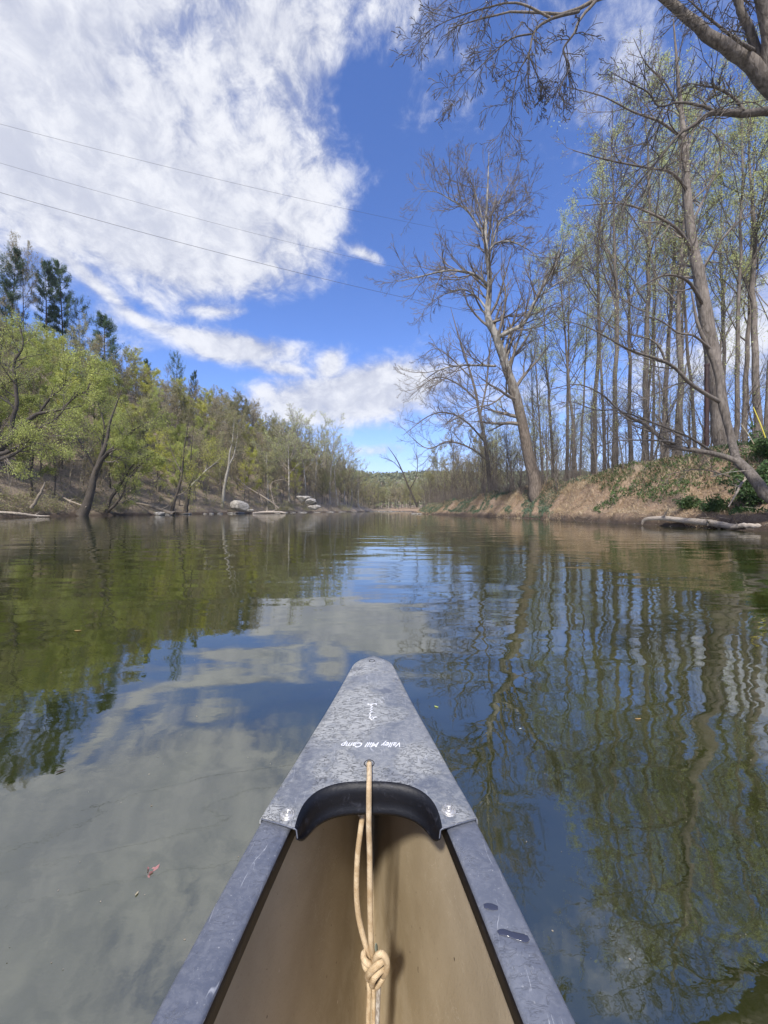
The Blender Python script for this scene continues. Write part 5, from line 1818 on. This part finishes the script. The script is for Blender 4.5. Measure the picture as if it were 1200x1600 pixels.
# bench seat and carrying thwart further aft
M_ash = mat('ash_wood', lambda t: bsdf(t, t.mix(t.noise(t.mapping(t.node('ShaderNodeTexCoord').outputs['Object'], scale=(2, 30, 30)), 2.0), (.30, .19, .10), (.46, .32, .18)), .5))
for y_, wy, nm in ((-.55, .26, 'seat'), (-1.45, .05, 'thwart'), (-2.75, .26, 'seat')):
    b = float(gun_b(y_)) - .03
    z0 = CAMZ - float(gun_h(y_)) - (.05 if nm == 'seat' else .03)
    bm = bmesh.new()
    bmesh.ops.create_cube(bm, size=1)
    bmesh.ops.scale(bm, vec=(2 * b, wy, .02), verts=bm.verts)
    bmesh.ops.bevel(bm, geom=bm.edges[:], offset=.005, segments=2, affect='EDGES')
    o = bm_obj(nm, bm, M_ash, canoe)
    o.location = (cx(y_), y_, z0)

# ================================================================== PAINTER ROPE
def rope_m(t):
    o = t.node('ShaderNodeTexCoord').outputs['Object']
    n = t.noise(o, 900, 2, .5)
    m_ = t.noise(o, 60, 4, .6)
    wv = t.node('ShaderNodeTexWave', {'Vector': t.mapping(o, rot=(0, .6, .0)), 'Scale': 210.0, 'Distortion': 1.5}, wave_type='BANDS', bands_direction='Z').outputs[1]
    c = t.mix(t.maprange(m_, .38, .65), (.46, .33, .185), (.66, .52, .335))
    c = t.mix(t.math('MULTIPLY', wv, .22), c, (.26, .17, .09))
    return bsdf(t, c, .85, t.math('ADD', t.math('MULTIPLY', wv, .6), n), .0005)


M_rope = mat('cotton_rope', rope_m)
M_rope_grey = mat('frayed_grey_rope', lambda t: bsdf(t, t.mix(t.maprange(t.noise(t.mapping(t.node('ShaderNodeTexCoord').outputs['Object'], scale=(3, 3, 1)), 150, 5), .35, .65), (.24, .20, .16), (.50, .46, .40)), .9,
                                                     t.noise(t.node('ShaderNodeTexCoord').outputs['Object'], 500), .001))
RR = .0041
top0 = deckpt(577, 1193)
rope = empty('painter_rope', tuple(top0), 'cream cord through the deck hole, hanging in a knotted loop inside the bow', 'rope')
ro = np.array(rope.location)


def cord(name, pts, r=RR, m=None, K=60, sides=12):
    A = resample([(*p_, r) for p_ in pts], K)
    return link(name, MB().tube(A[None, :, :3] - ro, A[None, :, 3], sides).mesh(name, m or M_rope), rope)


d1, d2 = deckpt(577, 1203), deckpt(577.2, 1218)
xr_, ze_ = -.0220, topz1(0, .576)
cord('front_strand', [top0 + [0, .004, -.030], top0 + [0, .002, -.006], top0 + [0, -.006, .0042], d1 + [0, 0, .0046], d2 + [0, 0, .0044], np.array([xr_, .5745, ze_ + .0046]), np.array([xr_, .5665, ze_ + .0010]), np.array([xr_, .5622, ze_ - .008]), np.array([xr_, .5590, ze_ - .03]), np.array([xr_, .5575, ze_ - .055]),
                      H(577.5, 1330, .558), H(578, 1400, .555), H(579, 1450, .553), H(580.5, 1480, .552), H(583, 1502, .552)])
cord('rear_strand', [top0 + [0, .004, -.030], H(574, 1240, .600), H(568, 1266, .590), H(563, 1300, .580), H(558.5, 1340, .573), H(557, 1390, .567), H(560, 1430, .562), H(568, 1465, .557), H(577, 1492, .554), H(584, 1508, .553)])
cord('short_end', [H(569, 1262, .600), H(565, 1268, .596), H(561, 1275, .594)], r=.0036)


def kp(a, b, Y):
    return H(540 + a / 10, 1440 + b / 10, Y)


kn = [
    [kp(420, 640, .552), kp(450, 600, .545), kp(500, 530, .538), kp(570, 505, .536), kp(630, 570, .536), kp(648, 680, .538), kp(618, 800, .543), kp(560, 850, .555)],
    [kp(620, 560, .548), kp(560, 630, .538), kp(470, 705, .534), kp(390, 780, .536), kp(345, 850, .544), kp(380, 900, .556)],
    [kp(640, 660, .552), kp(570, 740, .542), kp(495, 815, .536), kp(435, 900, .536), kp(410, 975, .544), kp(440, 990, .556)],
    [kp(370, 500, .560), kp(295, 490, .552), kp(280, 560, .546), kp(320, 630, .542), kp(390, 675, .543), kp(450, 690, .550)],
    [kp(290, 640, .556), kp(310, 700, .550), kp(350, 750, .550), kp(420, 760, .556)],
    [kp(600, 700, .556), kp(600, 800, .552), kp(560, 900, .550), kp(500, 990, .552), kp(470, 1010, .556)],
    [kp(400, 560, .556), kp(470, 640, .560), kp(500, 760, .562), kp(470, 900, .560), kp(450, 1000, .556)],
]
mb = MB()
for L_ in kn:
    A = resample([(*p_, .0043) for p_ in L_], 26)
    mb.tube(A[None, :, :3] - ro, A[None, :, 3], 12)
link('knot', mb.mesh('knot', M_rope), rope)
cord('hanging_end', [kp(380, 860, .557), kp(362, 960, .554), kp(368, 1100, .552), kp(360, 1300, .550), kp(352, 1620, .546), kp(350, 2400, .535), kp(352, 3600, .50)], r=.0033)
cord('hanging_end', [kp(440, 940, .556), kp(436, 1100, .554), kp(440, 1300, .552), kp(440, 1620, .548), kp(455, 2400, .537), kp(470, 3600, .50)], r=.0030)
cord('frayed_end', [kp(520, 900, .556), kp(516, 1050, .553), kp(510, 1200, .551), kp(503, 1350, .549), kp(495, 1620, .546), kp(480, 2400, .54), kp(450, 3000, .53)], r=.0032, m=M_rope_grey)

# ================================================================== SMALL FLOATING THINGS
def leaf_thing(name, px, py, L_, w_, rot, colr, label, z=.002, curl=.3, Yc_=None, cat='leaf'):
    bm = bmesh.new()
    n = 7
    vs = []
    for i in range(n):
        u_ = i / (n - 1)
        hw = w_ * math.sin(math.pi * min(u_ * .92 + .06, 1)) ** .8 / 2
        vs.append([bm.verts.new(((u_ - .5) * L_, s_ * hw, curl * L_ * (u_ - .5) ** 2 + abs(s_) * hw * .3)) for s_ in (-1, 0, 1)])
    for a, b in zip(vs[:-1], vs[1:]):
        for k_ in range(2):
            bm.faces.new((a[k_], b[k_], b[k_ + 1], a[k_ + 1]))
    m = leaf_mat(name + '_material', colr, tuple(c_ * 1.4 for c_ in colr), .3)
    o = bm_obj(name, bm, m)
    so_ = o.modifiers.new('thickness', 'SOLIDIFY')
    so_.thickness = .0003
    Yl = Yc_ or CAMZ * F / (py - 797)
    p = H(px, py, Yl)
    o.location = (p[0], p[1], p[2] + z)
    o.rotation_euler = (0, 0, rot)
    return tag(o, label, cat)


leaf_thing('floating_leaf', 682, 1105, .022, .008, -.6, (.45, .50, .10), 'tiny yellow-green curled leaf floating just right of the bow')
leaf_thing('floating_leaf', 997, 1124, .028, .008, .1, (.45, .28, .10), 'small orange-brown leaf floating on the right-hand water')
leaf_thing('floating_leaf', 813, 1139, .012, .006, .3, (.60, .62, .55), 'tiny whitish speck of leaf between the bow and the orange-brown leaf')
leaf_thing('floating_leaf', 122, 986, .05, .02, .1, (.40, .26, .10), 'small tan leaf floating on the dark green reflection at left')
leaf_thing('floating_leaf', 95, 1206, .026, .010, .7, (.05, .035, .02), 'small dark leaf floating where hill and cloud reflections meet')
leaf_thing('floating_leaf', 214, 1397, .010, .004, 1.4, (.6, .52, .35), 'tiny straw-coloured fleck below the pink petals')
leaf_thing('leaf_sliver', 587.5, 1481, .015, .006, 1.45, (.36, .40, .32), 'pale green leaf sliver stuck upright in the rope knot', 0.0, .2, .547).rotation_euler = (1.1, 1.4, .4)
rgf = np.random.default_rng(17)
nf = 240
Yf_ = .75 + 9 * rgf.random(nf) ** 2
xf_ = (rgf.random(nf) * 2.2 - 1.1) * Yf_
keep = np.abs(xf_ - cx(Yf_)) > gun_b(Yf_) + .05
pf = np.stack([xf_, Yf_, np.full(nf, .0012)], -1)[keep]
df_ = rgf.normal(size=pf.shape) * np.array([1, 1, .05])
v, t = leaf_quads(pf, .0045, rgf, aspect=.5, flat=0, dirs=df_)
tag(link('floating_specks', mesh_np('floating_specks', v, None, t, M_litter, False)), 'tiny pale specks of pollen and bud scales drifting on the near water', 'specks', kind='stuff')
pet = empty('fallen_blossom', tuple(H(233, 1364, .954)), 'cluster of pink-red maple petals floating left of the canoe', 'blossom')
M_pet = leaf_mat('petal_pink', (.42, .17, .16), (.55, .30, .28), .3)
for k_, (dx_, dy_, r_) in enumerate([(0, .010, .3), (.008, .002, 1.2), (-.006, .006, 2.2), (.002, -.010, .9), (.010, -.014, 2.6), (-.004, -.002, 1.8)]):
    v, t = leaf_quads(np.array([[dx_, dy_, .002]]), .014, np.random.default_rng(k_), aspect=.6, dirs=np.array([[math.cos(r_), math.sin(r_), .15]]))
    link('petal', mesh_np('petal', v, None, t, M_pet, False), pet)
